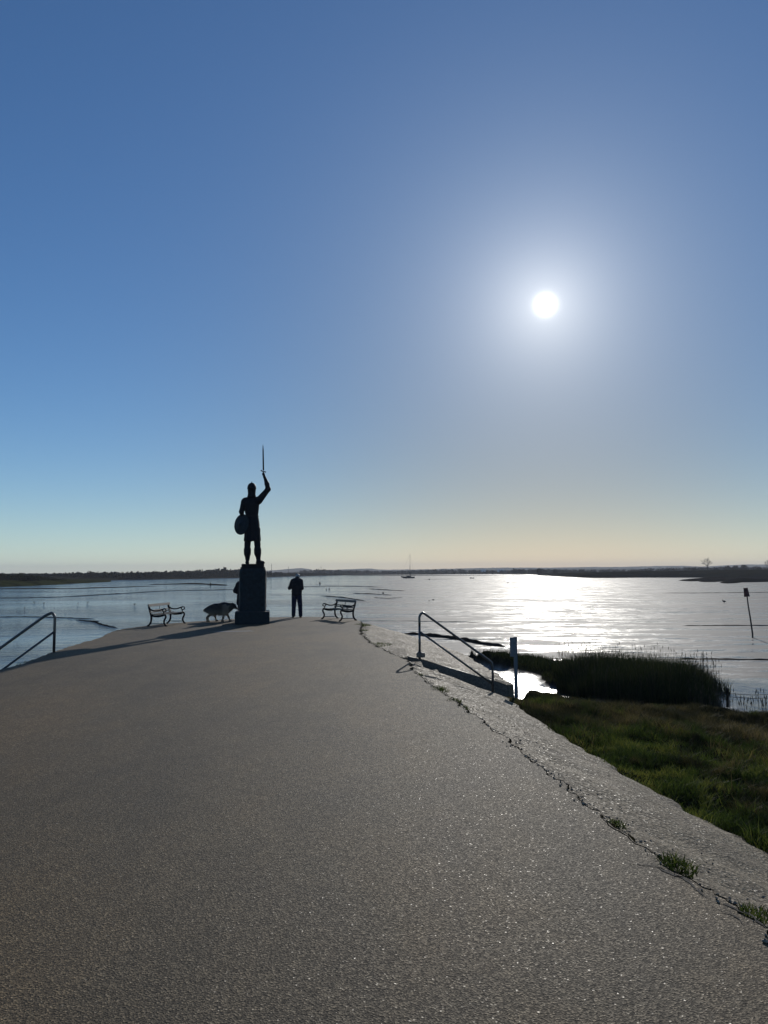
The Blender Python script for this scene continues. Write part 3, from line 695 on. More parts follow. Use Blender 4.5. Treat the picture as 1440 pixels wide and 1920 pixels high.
# ------------------------------------------------------------------ people
M['jacket'] = simple('black_jacket_cloth', (0.010, 0.009, 0.013), 0.85, var=0.3, scale=30, bmp=0.3)
M['jeans'] = simple('navy_trouser_cloth', (0.008, 0.011, 0.035), 0.85, var=0.3, scale=30, bmp=0.2)
M['skin'] = simple('skin', (0.30, 0.17, 0.12), 0.6, var=0.1, scale=10)
M['white_hair'] = simple('white_hair', (0.36, 0.35, 0.33), 0.5, var=0.2, scale=60, bmp=0.4)
M['dark_hair'] = simple('dark_hair', (0.03, 0.02, 0.015), 0.5, var=0.2, scale=60, bmp=0.4)
M['shoe'] = simple('black_shoe_leather', (0.010, 0.010, 0.010), 0.45)
M['device'] = simple('dark_phone_case', (0.01, 0.01, 0.012), 0.3)
def hand(cx, cy, cz, s=1, grip=True):
    """palm, four curled fingers and a thumb, reaching along +Y from the wrist"""
    p = [('c', (cx, cy - .05, cz - .01), (cx, cy + .035, cz), .028, .032)]
    for i, (dx, L) in enumerate(((-.030, .062), (-.010, .070), (.011, .066), (.030, .052))):
        a = (cx + dx, cy + .045, cz + .005); b = (cx + dx * 1.1, cy + .045 + L * .6, cz + .004); c = (cx + dx * 1.1, cy + .045 + L * .75, cz - .028); d = (cx + dx, cy + .04 + L * .4, cz - .042)
        p += [('c', a, b, .0105, .0095), ('c', b, c, .0095, .009), ('c', c, d, .009, .0078)]
    p += [('c', (cx + s * .028, cy, cz - .005), (cx + s * .052, cy + .035, cz - .01), .014, .0115), ('c', (cx + s * .052, cy + .035, cz - .01), (cx + s * .040, cy + .070, cz - .022), .0115, .009)]
    lo = (cx - .09, cy - .10, cz - .09); hi = (cx + .09, cy + .14, cz + .06)
    return sdf_mesh(p, lo, hi, 0.005, 0.006)
MX, MY = P(557.0, 1157.3, z=0).x, P(555.5, 1157.3, z=0).y - 0.15
man = thing('person', 'elderly white-haired person in black jacket and navy trousers standing head bowed at promenade end', 'person', (MX, MY, 0))
bd = [('c', (-.115, 0, .10), (-.105, .02, .46), .05, .062), ('c', (-.105, .02, .46), (-.085, 0, .86), .065, .09), ('c', (.145, 0, .10), (.125, .02, .46), .05, .062), ('c', (.125, .02, .46), (.085, 0, .86), .065, .09),
      ('c', (-.115, -.02, .06), (-.135, .15, .04), .045, .036), ('c', (.145, -.02, .06), (.150, .15, .04), .045, .036),
      ('e', (0, 0, .92), (.165, .13, .14)), ('c', (0, 0, .95), (.0, .02, 1.2), .135, .15, .8), ('e', (0, .02, 1.25), (.18, .13, .2)), ('c', (-.15, .02, 1.38), (.15, .02, 1.38), .07, .07),
      ('c', (0, .04, 1.38), (.012, .12, 1.50), .058, .055), ('e', (.018, .160, 1.515), (.072, .092, .100)), ('e', (.018, .225, 1.45), (.05, .04, .06)), ('c', (.018, .248, 1.50), (.018, .262, 1.475), .012, .015), ('e', (-.055, .15, 1.52), (.012, .02, .03)), ('e', (.091, .15, 1.52), (.012, .02, .03)),
      ('c', (-.19, .01, 1.35), (-.255, -.01, 1.12), .058, .046), ('c', (-.255, -.01, 1.12), (-.07, .24, 1.17), .045, .030),
      ('c', (.17, .01, 1.34), (.198, .0, 1.08), .058, .046), ('c', (.198, .0, 1.08), (.07, .24, 1.10), .045, .030)]
bv, bf = sdf_mesh(bd, (-.38, -.25, -.02), (.38, .36, 1.70), 0.013, 0.03)
V_, F_ = join_vf([(bv, bf), hand(-.045, .295, 1.17, 1), hand(.05, .29, 1.105, -1)])
np_mesh('body', V_, F_, M['skin'], man, smooth=True)
wr = lambda D, X, Y, Z: D + 0.006 * np.sin(Z * 42 + X * 9) * np.sin(X * 23 + 3 * Z) + 0.004 * np.sin(Z * 90 + Y * 30)
jk = [('c', (0, 0, .86), (0, 0, 1.15), .195, .190, .78), ('c', (0, .0, 1.15), (0, .01, 1.30), .190, .185, .80), ('c', (-.13, .015, 1.365), (.13, .015, 1.36), .085, .085), ('c', (0, .04, 1.40), (.005, .06, 1.46), .11, .075),
      ('c', (-.165, .01, 1.345), (-.262, -.02, 1.10), .078, .066), ('c', (-.262, -.02, 1.10), (-.10, .20, 1.165), .062, .046), ('c', (.160, .01, 1.345), (.198, .0, 1.08), .078, .062), ('c', (.198, .0, 1.08), (.11, .18, 1.08), .06, .046)]
jp = lambda D, X, Y, Z: np.maximum(wr(D, X, Y, Z), np.maximum(.83 - Z, .0) + np.where(Z < .83, .02, -1))
jv, jf = sdf_mesh(jk, (-.42, -.30, .78), (.36, .36, 1.62), 0.012, 0.035, post=lambda D, X, Y, Z: np.maximum(wr(D, X, Y, Z), (.825 + .01 * np.sin(X * 20)) - Z))
jo = np_mesh('jacket', jv, jf, M['jacket'], man, smooth=True)
tr = [('c', (-.118, 0, .07), (-.108, .02, .46), .072, .082), ('c', (-.108, .02, .46), (-.085, 0, .85), .084, .108), ('c', (.148, 0, .07), (.128, .02, .46), .072, .082), ('c', (.128, .02, .46), (.085, 0, .85), .084, .108), ('e', (0, 0, .92), (.18, .145, .15))]
tv, tf = sdf_mesh(tr, (-.26, -.22, .0), (.28, .22, 1.08), 0.012, 0.02, post=lambda D, X, Y, Z: np.maximum(D + .005 * np.sin(Z * 60 + X * 15), .045 - Z))
np_mesh('trousers', tv, tf, M['jeans'], man, smooth=True)
hv_, hf_ = sdf_mesh([('e', (.018, .150, 1.532), (.084, .092, .098))], (-.1, .0, 1.42), (.14, .28, 1.67), 0.007, 0.01, post=lambda D, X, Y, Z: np.maximum(D + .003 * np.sin(X * 160) * np.sin(Z * 90), (Y - .20) * .8 - (Z - 1.55)))
np_mesh('hair', hv_, hf_, M['white_hair'], man, smooth=True)
for sx, tx in ((-.118, -.165), (.148, .160)):
    v_, f_ = sdf_mesh([('c', (sx, -.045, .048), (sx + (tx - sx) * .4, .06, .045), .048, .048), ('c', (sx + (tx - sx) * .4, .06, .042), (tx, .17, .036), .046, .036)], (sx - .14, -.14, -.02), (sx + .14, .25, .14), 0.009, 0.02, post=lambda D, X, Y, Z: np.maximum(D, .002 - Z))
    np_mesh('shoe', v_, f_, M['shoe'], man, smooth=True)
ph = bmesh.new(); box(ph, (.0, .35, 1.175), (.15, .012, .075), bev=.004); pho = bm_obj('phone', ph, M['device'], None); pho.location = (MX, MY, 0)
tag(pho, 'small dark phone held in both hands by the white-haired person', 'phone')

QX, QY = P(458.0, 1160, z=0).x, 27.9
wom = thing('person', 'person in a long black coat standing mostly hidden behind the plinth', 'person', (QX, QY, 0))
b2 = [('c', (-.09, 0, .10), (-.09, .02, .44), .045, .056), ('c', (-.09, .02, .44), (-.08, 0, .82), .06, .085), ('c', (.09, 0, .10), (.09, .02, .44), .045, .056), ('c', (.09, .02, .44), (.08, 0, .82), .06, .085),
      ('c', (-.09, -.02, .06), (-.10, .14, .04), .042, .033), ('c', (.09, -.02, .06), (.10, .14, .04), .042, .033), ('e', (0, 0, .88), (.16, .13, .14)), ('c', (0, 0, .92), (.0, .01, 1.15), .12, .13, .8), ('e', (.01, .01, 1.2), (.155, .12, .17)),
      ('c', (-.13, .01, 1.30), (.15, .01, 1.30), .06, .06), ('c', (.02, .02, 1.32), (.03, .05, 1.44), .048, .046), ('e', (.035, .07, 1.50), (.068, .085, .10)), ('c', (.035, .155, 1.49), (.035, .165, 1.47), .011, .014),
      ('c', (-.16, .0, 1.27), (-.245, -.03, 1.03), .05, .042), ('c', (-.245, -.03, 1.03), (-.13, .14, .90), .042, .03), ('c', (.18, 0, 1.27), (.23, 0, 1.02), .05, .042), ('c', (.23, 0, 1.02), (.14, .16, .92), .042, .03)]
bv, bf = sdf_mesh(b2, (-.36, -.22, -.02), (.36, .30, 1.66), 0.014, 0.03)
V_, F_ = join_vf([(bv, bf), hand(-.12, .19, .885, 1), hand(.13, .21, .905, -1)])
np_mesh('body', V_, F_, M['skin'], wom, smooth=True)
ck = [('c', (0, 0, .60), (0, 0, 1.0), .205, .175, .8), ('c', (0, 0, 1.0), (0, .01, 1.2), .175, .165, .8), ('c', (-.125, .01, 1.295), (.145, .01, 1.295), .074, .074), ('c', (-.16, .0, 1.27), (-.262, -.04, 1.02), .07, .062), ('c', (-.262, -.04, 1.02), (-.15, .12, .90), .062, .046), ('c', (.18, 0, 1.27), (.24, -.01, 1.02), .07, .06), ('c', (.24, -.01, 1.02), (.15, .13, .92), .058, .045), ('c', (.02, .02, 1.34), (.02, .03, 1.37), .065, .06)]
cv, cf = sdf_mesh(ck, (-.40, -.30, .44), (.38, .30, 1.50), 0.013, 0.035, post=lambda D, X, Y, Z: np.maximum(wr(D, X, Y, Z), (.52 + .01 * np.sin(X * 17)) - Z))
np_mesh('coat', cv, cf, M['jacket'], wom, smooth=True)
tv, tf = sdf_mesh([('c', (-.09, 0, .07), (-.09, .02, .44), .058, .072), ('c', (-.09, .02, .44), (-.07, 0, .82), .075, .1), ('c', (.09, 0, .07), (.09, .02, .44), .058, .072), ('c', (.09, .02, .44), (.07, 0, .82), .075, .1)], (-.24, -.2, 0), (.24, .2, .98), 0.013, 0.015, post=lambda D, X, Y, Z: np.maximum(D, .045 - Z))
np_mesh('trousers', tv, tf, M['jeans'], wom, smooth=True)
hv_, hf_ = sdf_mesh([('e', (.03, .05, 1.515), (.082, .095, .105)), ('e', (.03, .0, 1.44), (.07, .05, .09))], (-.1, -.1, 1.3), (.16, .2, 1.66), 0.008, 0.02, post=lambda D, X, Y, Z: np.maximum(D, (Y - .12) * .9 - (Z - 1.53)))
np_mesh('hair', hv_, hf_, M['dark_hair'], wom, smooth=True)
for sx in (-.09, .09):
    v_, f_ = sdf_mesh([('c', (sx, -.04, .046), (sx, .15, .036), .045, .036)], (sx - .1, -.12, -.02), (sx + .1, .22, .12), 0.009, 0.02, post=lambda D, X, Y, Z: np.maximum(D, .002 - Z))
    np_mesh('shoe', v_, f_, M['shoe'], wom, smooth=True)

# ------------------------------------------------------------------ dog, walking to the right with its head low
DX, DY = P(424.5, 1162, z=0).x, 26.85
dog = thing('dog', 'long-haired dog with dark saddle and tan legs walking beside the plinth', 'dog', (DX, DY, 0))
def leg_f(x, y, fx, k):   # shoulder, elbow, wrist, paw
    return [('c', (x, y, .42), (x - .02, y, .28), .065, .045), ('c', (x - .02, y, .28), (x + fx * .6, y, .13), .042, .030), ('c', (x + fx * .6, y, .13), (x + fx, y, .035), .028, .026), ('c', (x + fx, y, .03), (x + fx + .045, y, .024), .030, .022)]
def leg_h(x, y, fx):      # hip, knee forward, hock back, paw
    return [('c', (x, y, .42), (x + .07, y, .30), .085, .055), ('c', (x + .07, y, .30), (x - .05 + fx, y, .17), .05, .030), ('c', (x - .05 + fx, y, .17), (x - .03 + fx * 1.3, y, .035), .027, .024), ('c', (x - .03 + fx * 1.3, y, .028), (x + .02 + fx * 1.3, y, .022), .028, .021)]
dg = [('e', (-.16, 0, .43), (.25, .13, .15)), ('e', (.10, 0, .44), (.25, .14, .18)), ('c', (.22, 0, .46), (.37, .01, .50), .135, .095), ('e', (.435, .01, .49), (.085, .075, .075)), ('c', (.46, .01, .47), (.555, .01, .405), .050, .026),
      ('c', (.40, .055, .535), (.385, .075, .59), .030, .010), ('c', (.40, -.04, .535), (.385, -.06, .59), .030, .010), ('c', (-.36, 0, .46), (-.46, 0, .40), .05, .055), ('c', (-.46, 0, .40), (-.52, 0, .40), .055, .035)]
dg += leg_f(.19, .075, .10, 0) + leg_f(.15, -.075, -.09, 0) + leg_h(-.27, .075, .10) + leg_h(-.30, -.075, -.07)
dv, df = sdf_mesh(dg, (-.70, -.26, -.02), (.68, .26, .72), 0.0125, 0.03)
m, t, b = mat('dog_coat'); v = coords(t); sp_ = t.nodes.new('ShaderNodeSeparateXYZ'); t.links.new(v, sp_.inputs[0]); nz = noise_tex(t, v, 7, 3)
ad = t.nodes.new('ShaderNodeMath'); ad.operation = 'MULTIPLY_ADD'; t.links.new(nz.outputs[0], ad.inputs[0]); ad.inputs[1].default_value = 0.16; t.links.new(sp_.outputs['Z'], ad.inputs[2])
t.links.new(ramp(t, ad.outputs[0], [(0.0, (0.42, 0.30, 0.20)), (0.34, (0.30, 0.20, 0.12)), (0.46, (0.10, 0.085, 0.07)), (0.54, (0.018, 0.015, 0.014))]), b.inputs['Base Color']); b.inputs['Roughness'].default_value = 0.7
M['dog'] = m
dog.scale = (1.02, 1.05, 1.07)
np_mesh('body', dv, df, M['dog'], dog, smooth=True)
m, t, b = mat('dog_fur')
at = t.nodes.new('ShaderNodeAttribute'); at.attribute_name = 'tint'
t.links.new(ramp(t, at.outputs['Fac'], [(0.0, (0.02, 0.016, 0.013)), (0.25, (0.10, 0.085, 0.07)), (0.5, (0.36, 0.30, 0.23)), (1.0, (0.70, 0.56, 0.42))]), b.inputs['Base Color']); b.inputs['Roughness'].default_value = 0.6
tr_ = t.nodes.new('ShaderNodeBsdfTranslucent'); tr_.inputs['Color'].default_value = (.30, .24, .18, 1); mxs = t.nodes.new('ShaderNodeMixShader'); mxs.inputs[0].default_value = .35
t.links.new(b.outputs[0], mxs.inputs[1]); t.links.new(tr_.outputs[0], mxs.inputs[2]); t.links.new(mxs.outputs[0], t.nodes['Material Output'].inputs['Surface'])
M['fur'] = m
idx = RNG.choice(len(dv), 16000); root = dv[idx].copy(); 
cen = np.stack([root[:, 0], np.zeros(len(root)), np.clip(root[:, 2], .40, .46)], -1); out_n = root - cen; out_n /= np.linalg.norm(out_n, axis=1, keepdims=True) + 1e-6
isleg = root[:, 2] < .27; L = np.where(isleg, .025, .10 + .07 * RNG.random(len(root))); face = root[:, 0] > .42; L = np.where(face, .015, L)
tail = root[:, 0] < -.38; L = np.where(tail, .09, L)
flow = out_n * .35 + np.array([-.62, 0, -.62])[None]; flow /= np.linalg.norm(flow, axis=1, keepdims=True)
tip = root + flow * L[:, None] + RNG.normal(0, .006, root.shape); sd = np.cross(flow, out_n + .01); sd /= np.linalg.norm(sd, axis=1, keepdims=True) + 1e-6
Vf = np.stack([root - sd * .005, root + sd * .005, tip], 1).reshape(-1, 3)
bz = root[:, 2] + RNG.normal(0, .03, len(root)); mane = (root[:, 0] > .14) & (root[:, 0] < .36)
tn = np.clip((.52 - bz) / .32, 0, 1) * .75 + np.where(mane, .42, .06) + RNG.random(len(root)) * .12
np_mesh('fur', Vf, np.arange(len(Vf)).reshape(-1, 3), M['fur'], dog, attrs={'tint': np.repeat(np.clip(tn, 0, 1), 3)})['kind'] = 'stuff'

# ------------------------------------------------------------------ benches with scrolled iron ends
def make_bench(label):
    """local: length along X, faces -Y, back at +Y"""
    t_ = thing('park_bench', label, 'bench', group='iron and timber benches at the promenade end')
    Lb = 1.55
    for s in (-1, 1):
        x = s * (Lb / 2 - 0.06); bm = bmesh.new(); q = lambda y, z: Vector((x, y, z))
        tube(bm, catmull([q(.33, .80), q(.30, .62), q(.25, .44), q(.23, .30), q(.25, .14), q(.33, .02), q(.37, .015)], 6), [(.026, .032)] * 37, 6)
        tube(bm, catmull([q(-.22, .44), q(-.255, .34), q(-.20, .20), (x, -.215, .10), q(-.27, .02), q(-.31, .015)], 6), [(.024, .030)] * 31, 6)
        tube(bm, catmull([q(.25, .40), q(.10, .365), q(-.08, .375), q(-.22, .43)], 6), [(.024, .040)] * 19, 6)
        tube(bm, [q(.27, .09), q(-.215, .09)], .015, 6)
        tube(bm, catmull([q(.29, .64), q(.18, .575), q(.02, .565), q(-.12, .615), q(-.20, .645)], 6), [(.022, .026)] * 25, 6)
        sc = [q(-.20 + .058 * math.sin(a) - .0, .59 + .058 * math.cos(a)) for a in [2 * math.pi * k / 16 for k in range(17)]]
        tube(bm, sc, .019, 6, cap=False)
        tube(bm, catmull([q(-.20, .53), q(-.17, .49), q(-.22, .44)], 6), .016, 6)
        bm_obj('end_frame', bm, M['iron'], t_, smooth=True)
    for k in range(5):
        bm = bmesh.new(); y = .19 - k * .095; z = .395 + (.012 if k in (0, 4) else 0) - (.01 if k == 2 else 0) + .035
        box(bm, (0, y, z), (Lb, .075, .026), bev=.005); bm_obj('seat_slat', bm, M['wood'], t_)
    for z, w, y in ((.765, .095, .30), (.58, .045, .262), (.515, .045, .245)):
        bm = bmesh.new(); box(bm, (0, y, z), (Lb + .02, .026, w), rot=Matrix.Rotation(R(-13), 3, 'X'), bev=.005); bm_obj('back_slat', bm, M['wood'], t_)
    bm = bmesh.new(); tube(bm, catmull([(0, .33, .78), (0, .275, .60), (0, .235, .44)], 5), [(.014, .008)] * 11, 6); tube(bm, [(0, .22, .40), (0, -.2, .40)], .012, 6); bm_obj('centre_brace', bm, M['iron'], t_, smooth=True)
    return t_
def copy_tree(o, parent=None):
    c = o.copy(); COL.objects.link(c)
    if parent is not None: c.parent = parent
    for ch in list(o.children): copy_tree(ch, c)
    return c
bn = make_bench('slatted bench standing left of the dog at the promenade edge')
bn2 = copy_tree(bn); bn2['label'] = 'slatted bench right of the standing white-haired person'
def place_bench(o, near, far_, face_right):
    a, b_ = Vector(near), Vector(far_); d = (b_ - a)
    o.location = (a + b_) / 2
    # facing vector is local -Y
    f = Vector((d.y, -d.x)) if face_right else Vector((-d.y, d.x))
    o.rotation_euler.z = math.atan2(f.y, f.x) + math.pi / 2
place_bench(bn, (-7.17, 24.45, 0), (-6.93, 26.0, 0), True); bn.scale.z = .86
place_bench(bn2, (-1.26, 26.85, 0), (-2.04, 28.2, 0), False); bn2.scale.z = .86

# ------------------------------------------------------------------ handrails
rail = thing('handrail', 'long tubular handrail going down the steps on the right', 'handrail', (0, 0, 0), group='tubular step handrails')
T0 = P(787, 1231, z=0.0); yb = 15.62
tp = lambda px, py, Y: P(px, py, Y=Y)
A = tp(787, 1160, T0.y); Bt = tp(918, 1239, yb); pr = .024
bm = bmesh.new(); x0 = T0.x
tube(bm, [Vector((x0, T0.y, .86 - .10)), *catmull([Vector((x0, T0.y, .70)), Vector((x0 + .005, T0.y, .80)), Vector((x0 + .06, T0.y, .865)), Vector((x0 + .15, T0.y + .01, .835))], 6)[1:], Bt, Bt + Vector((.035, 0, -.06)), Vector((Bt.x + .05, yb, -1.15))] and
     [Vector((x0, T0.y, .60))] + catmull([Vector((x0, T0.y, .68)), Vector((x0 + .005, T0.y, .80)), Vector((x0 + .065, T0.y, .865)), Vector((x0 + .16, T0.y + .02, .81))], 8) + [Bt.lerp(Vector((x0 + .16, T0.y + .02, .81)), .03)] + catmull([Bt, Bt + Vector((.045, 0, -.06)), Vector((Bt.x + .06, yb, -.35))], 5) + [Vector((Bt.x + .06, yb, -1.15))], pr, 10)
bm_obj('top_rail', bm, M['steel'], rail, smooth=True)
bm = bmesh.new(); tube(bm, [Vector((x0, T0.y, -.05)), Vector((x0, T0.y, .62))], pr, 10); tube(bm, [Vector((x0, T0.y, -.02)), Vector((x0, T0.y, .10))], pr * 1.7, 10); bm_obj('post', bm, M['steel'], rail, smooth=True)
bm = bmesh.new(); tube(bm, [tp(788, 1185, T0.y), tp(924, 1283, yb)], pr * .85, 10); bm_obj('mid_rail', bm, M['steel'], rail, smooth=True)
bm = bmesh.new(); box(bm, (x0 + .02, T0.y, .035), (.17, .17, .09), bev=.01); bm_obj('base_block', bm, M['concrete'], rail)

rail2 = thing('handrail', 'tubular handrail dropping off the left edge beside the blue-grey mud', 'handrail', (0, 0, 0), group='tubular step handrails')
L0 = P(101, 1223, z=0.0); X0, Y0 = L0.x, L0.y
dd = Vector((-.88, -.34, -.73))
bm = bmesh.new()
top = Vector((X0 - .06, Y0, .82)); pts = [Vector((X0, Y0, -.25)), Vector((X0, Y0, .55))] + catmull([Vector((X0, Y0, .66)), Vector((X0 - .005, Y0, .76)), Vector((X0 - .07, Y0 - .01, .835)), Vector((X0 - .20, Y0 - .05, .775))], 8) + [Vector((X0 - .20, Y0 - .05, .775)) + dd * 1.9]
e_ = pts[-1]; pts += [e_ + Vector((-.05, 0, -.08)), e_ + Vector((-.06, 0, -.9))]
tube(bm, pts, pr * 1.25, 10); bm_obj('top_rail', bm, M['steel'], rail2, smooth=True)
bm = bmesh.new(); s0 = Vector((X0, Y0, .44)); tube(bm, [s0, s0 + dd * 2.15], pr, 10); bm_obj('mid_rail', bm, M['steel'], rail2, smooth=True)

# ------------------------------------------------------------------ sign post in the grass, withy with topmark
B = P(968, 1306, z=-1.05)
m, t, b = mat('weathered_sign_paint'); b.inputs['Base Color'].default_value = (.13, .15, .17, 1); b.inputs['Roughness'].default_value = .6; M['sign'] = m
sp = thing('sign_post', 'short weathered post with a narrow board seen from behind in the grass', 'sign', (B.x, B.y, B.z))
k = B.y / F
bm = bmesh.new(); box(bm, (0, 0, .55), (.075, .05, 1.5), bev=.006); bm_obj('post', bm, M['sign'], sp)
bm = bmesh.new(); box(bm, (-.055, -.04, 1.08), (.15, .018, .42), rot=Matrix.Rotation(R(8), 3, 'Z'), bev=.004); bm_obj('board', bm, M['sign'], sp)
for zb in (1.17, .93):
    bm = bmesh.new(); tube(bm, [(-.02, -.058, zb), (-.02, -.030, zb)], .012, 8); bm_obj('bolt', bm, M['steel'], sp)
B = P(1411, 1196, z=WZ); D_ = B.y
wt = thing('channel_marker', 'leaning thin pole with a can-shaped topmark standing in the wet mud', 'marker', tuple(B))
pt = lambda px, py: P(px, py, Y=D_) - B
bm = bmesh.new(); tube(bm, [Vector((0, 0, -.6)), pt(1411, 1188), pt(1407, 1160), pt(1403, 1136), pt(1400, 1112)], [.055, .055, .05, .045, .04], 8); bm_obj('pole', bm, simple('tarred_pole', (.012, .011, .012), .6), wt, smooth=True)
c0, c1 = pt(1400.6, 1118.5), pt(1397.8, 1102)
bm = bmesh.new(); tube(bm, [c0, c0 + (c1 - c0) * .03, c1 - (c1 - c0) * .03, c1], [.17, .175, .13, .125], 14); bm_obj('topmark', bm, simple('faded_red_can', (.10, .022, .02), .6, var=.5, scale=5), wt, smooth=False)
bm = bmesh.new()
for kx in range(6):
    a = math.pi * 2 * kx / 6; o_ = Vector((math.cos(a), math.sin(a), 0)); tube(bm, [c0 + o_ * .178, c1 + o_ * .130], .012, 4)
bm_obj('batten', bm, simple('dark_batten', (.02, .012, .012), .6), wt)
# small fence remnant at the marsh edge, right
B = P(1364, 1316, z=-1.5)
fr = thing('fence_remnant', 'broken short post with thin wires at the right marsh edge', 'fence', tuple(B))
bm = bmesh.new(); box(bm, (0, 0, .1), (.05, .05, .46), bev=.005); bm_obj('post', bm, M['dark_mud'], fr)
bm = bmesh.new(); box(bm, (1.25, -.1, .05), (.04, .04, .35), bev=.005); bm_obj('post', bm, M['dark_mud'], fr)
bm = bmesh.new()
for z in (.12, .2): tube(bm, [(0, 0, z), (.6, -.05, z - .03), (1.25, -.1, z - .01)], .006, 5)
bm_obj('wire', bm, M['dark_mud'], fr)

# ------------------------------------------------------------------ weeds along the joint, cracks, grit
def weed(px, py, w, h, label, n=140):
    c = P(px, py, z=0); pos = np.zeros((n, 3)); a = RNG.random(n) * 6.28; r = np.sqrt(RNG.random(n)) * w
    pos[:, 0] = np.cos(a) * r; pos[:, 1] = np.sin(a) * r * 1.5; pos[:, 2] = -.03
    o = blades('weed_tuft', pos, h * (.4 + .6 * RNG.random(n)) * (1.1 - .6 * r / w), np.full(n, .007), .3 + .9 * RNG.random(n), M['grass'], .15 + .6 * RNG.random(n))
    o.location = (c.x + .02, c.y, -.01); tag(o, label, 'plant', 'weeds growing along the path joint')
    if w > .2: o['kind'] = 'stuff'
    return o
weed(1412, 1712, .11, .085, 'weed tuft at the bottom right corner beside dark cracks', 260)
weed(1262, 1618, .105, .125, 'bushy green weed tuft beside the branching dark cracks', 300)
weed(1150, 1538, .07, .07, 'small low weed tuft where the joint bends, before the bushy one', 150)
weed(866, 1325, .07, .09, 'weed tuft nearest the viewer in the row of three by the handrail')
weed(846, 1312, .12, .11, 'middle weed tuft of the row of three on the joint', 170)
weed(820, 1291, .15, .13, 'largest weed tuft of the row of three by the handrail', 220)
weed(783, 1262, .08, .07, 'flat weed just below the handrail base', 90)
weed(706, 1206, .35, .08, 'dark spreading weed patch on the joint before the handrail', 420)
weed(678, 1171, .30, .14, 'weed patch at the foot of the right bench', 420)
weed(681, 1180, .14, .09, 'small weed just in front of the bench patch', 120)
weed(240, 1180, .35, .10, 'low grass on the left promenade edge before the left bench', 260)
weed(60, 1240, .30, .08, 'grass fringe on the promenade edge near the left handrail', 260)
def crack(pts, w, z=.003):
    bm = bmesh.new(); pts = [P(x, y, z=0) for x, y in pts]; pts = resample(catmull(pts, 6), .02) if len(pts) > 1 else pts
    prev = None
    for i, p in enumerate(pts):
        tt = (pts[min(i + 1, len(pts) - 1)] - pts[max(i - 1, 0)]).normalized(); sd = Vector((-tt.y, tt.x, 0)); ww = w * (.35 + 1.0 * abs(noise.noise(p * 18))) * min(1, (len(pts) - i) / 6, (i + 1) / 4)
        q = p + jit(p, 22, .016); cur = (bm.verts.new(q + sd * ww + Vector((0, 0, z))), bm.verts.new(q - sd * ww + Vector((0, 0, z))))
        if prev: bm.faces.new((prev[0], prev[1], cur[1], cur[0]))
        prev = cur
    bmesh.ops.recalc_face_normals(bm, faces=bm.faces)
    return bm
crk = bmesh.new()
M['tar'] = simple('tar_crack', (.012, .011, .010), .9, var=.3, scale=40)
for pts, w in (([(1178, 1620), (1215, 1623), (1250, 1632), (1285, 1645)], .008), ([(1228, 1624), (1262, 1640), (1300, 1652)], .014), ([(1262, 1636), (1300, 1662), (1320, 1680)], .012), ([(1340, 1692), (1375, 1702), (1410, 1722)], .014),
               ([(1345, 1705), (1380, 1720), (1395, 1735)], .010), ([(1375, 1745), (1405, 1752)], .006), ([(1300, 1665), (1330, 1688)], .014), ([(1400, 1712), (1436, 1742)], .014)):
    b2 = crack(pts, w); tmp = bpy.data.meshes.new('t'); b2.to_mesh(tmp); b2.free(); crk.from_mesh(tmp); bpy.data.meshes.remove(tmp)
tag(bm_obj('pavement_crack', crk, M['tar']), kind='structure')
b2 = crack([(425, 1173.5), (500, 1174.5), (600, 1174.5), (700, 1177)], .02); tag(bm_obj('pavement_joint', b2, M['tar']), kind='structure')
# soil and moss washed into the joint between paving and apron
bm = bmesh.new(); prev = None
jp_ = resample([p for p in ol if p.y > 1.0 and p.x > -.9 and p.y < 26.5], .05)
for i, p in enumerate(jp_):
    q0 = p + jit(p, 4, 0.07) + jit(p, 14, 0.035, 5); nn_ = noise.noise(Vector((p.x * 2, p.y * 2.2, 8)));  wd = max(.002, .009 + .040 * nn_ + .018 * noise.noise(Vector((p.y * 11, 3, 1))))
    a_ = bm.verts.new((q0.x - wd * .7, q0.y, .0035)); b_ = bm.verts.new((q0.x + wd * 1.1 + .01, q0.y, .0025 - .02)); 
    if prev: bm.faces.new((prev[0], prev[1], b_, a_))
    prev = (a_, b_)
bmesh.ops.recalc_face_normals(bm, faces=bm.faces)
tag(bm_obj('joint_soil', bm, simple('joint_soil', (.022, .019, .010), 1.0, var=.5, scale=30, bmp=.6, spec=0.0)), kind='structure')
# pale worn inset strip left of the plinth
q = [P(396, 1186, z=.003), P(478, 1184, z=.003), P(470, 1181.5, z=.003), P(412, 1183, z=.003)]
tag(mesh_obj('pale_patch', q, [(0, 1, 2, 3)], M['concrete']), kind='structure')
# loose stones and shell along the joint
V = []; T = []; tn = []
pe = [p for p in edge if p.y > 1.5 and p.y < 26 and p.x > -1.2]
for i in range(2400):
    p = random.choice(pe); s = abs(random.gauss(0, 1)); x = p.x + (random.gauss(.05, .05) if random.random() < .75 else random.uniform(0, .9)); y = p.y + random.uniform(-.05, .05)
    r = random.uniform(.003, .010) * (1.6 if random.random() < .06 else 1); d = max(0, x - p.x); z = .002 if d <= 0 else -.012 - d * .40
    c = Vector((x, y, z + r * .3)); b = len(V); a0 = random.random() * 6
    for k in range(4):
        a = a0 + k * 1.57; V.append(c + Vector((math.cos(a) * r * random.uniform(.7, 1.3), math.sin(a) * r * random.uniform(.7, 1.3), random.uniform(-.2, .2) * r)))
    V.append(c + Vector((0, 0, r * .7))); V.append(c - Vector((0, 0, r)))
    for k in range(4): T += [(b + k, b + (k + 1) % 4, b + 4), (b + (k + 1) % 4, b + k, b + 5)]
o = mesh_obj('loose_grit', V, T, simple('shell_grit', (.22, .18, .13), .6, var=.6, scale=60)); tag(o, 'loose stones and broken shell lying along the path joint', 'grit', kind='stuff')

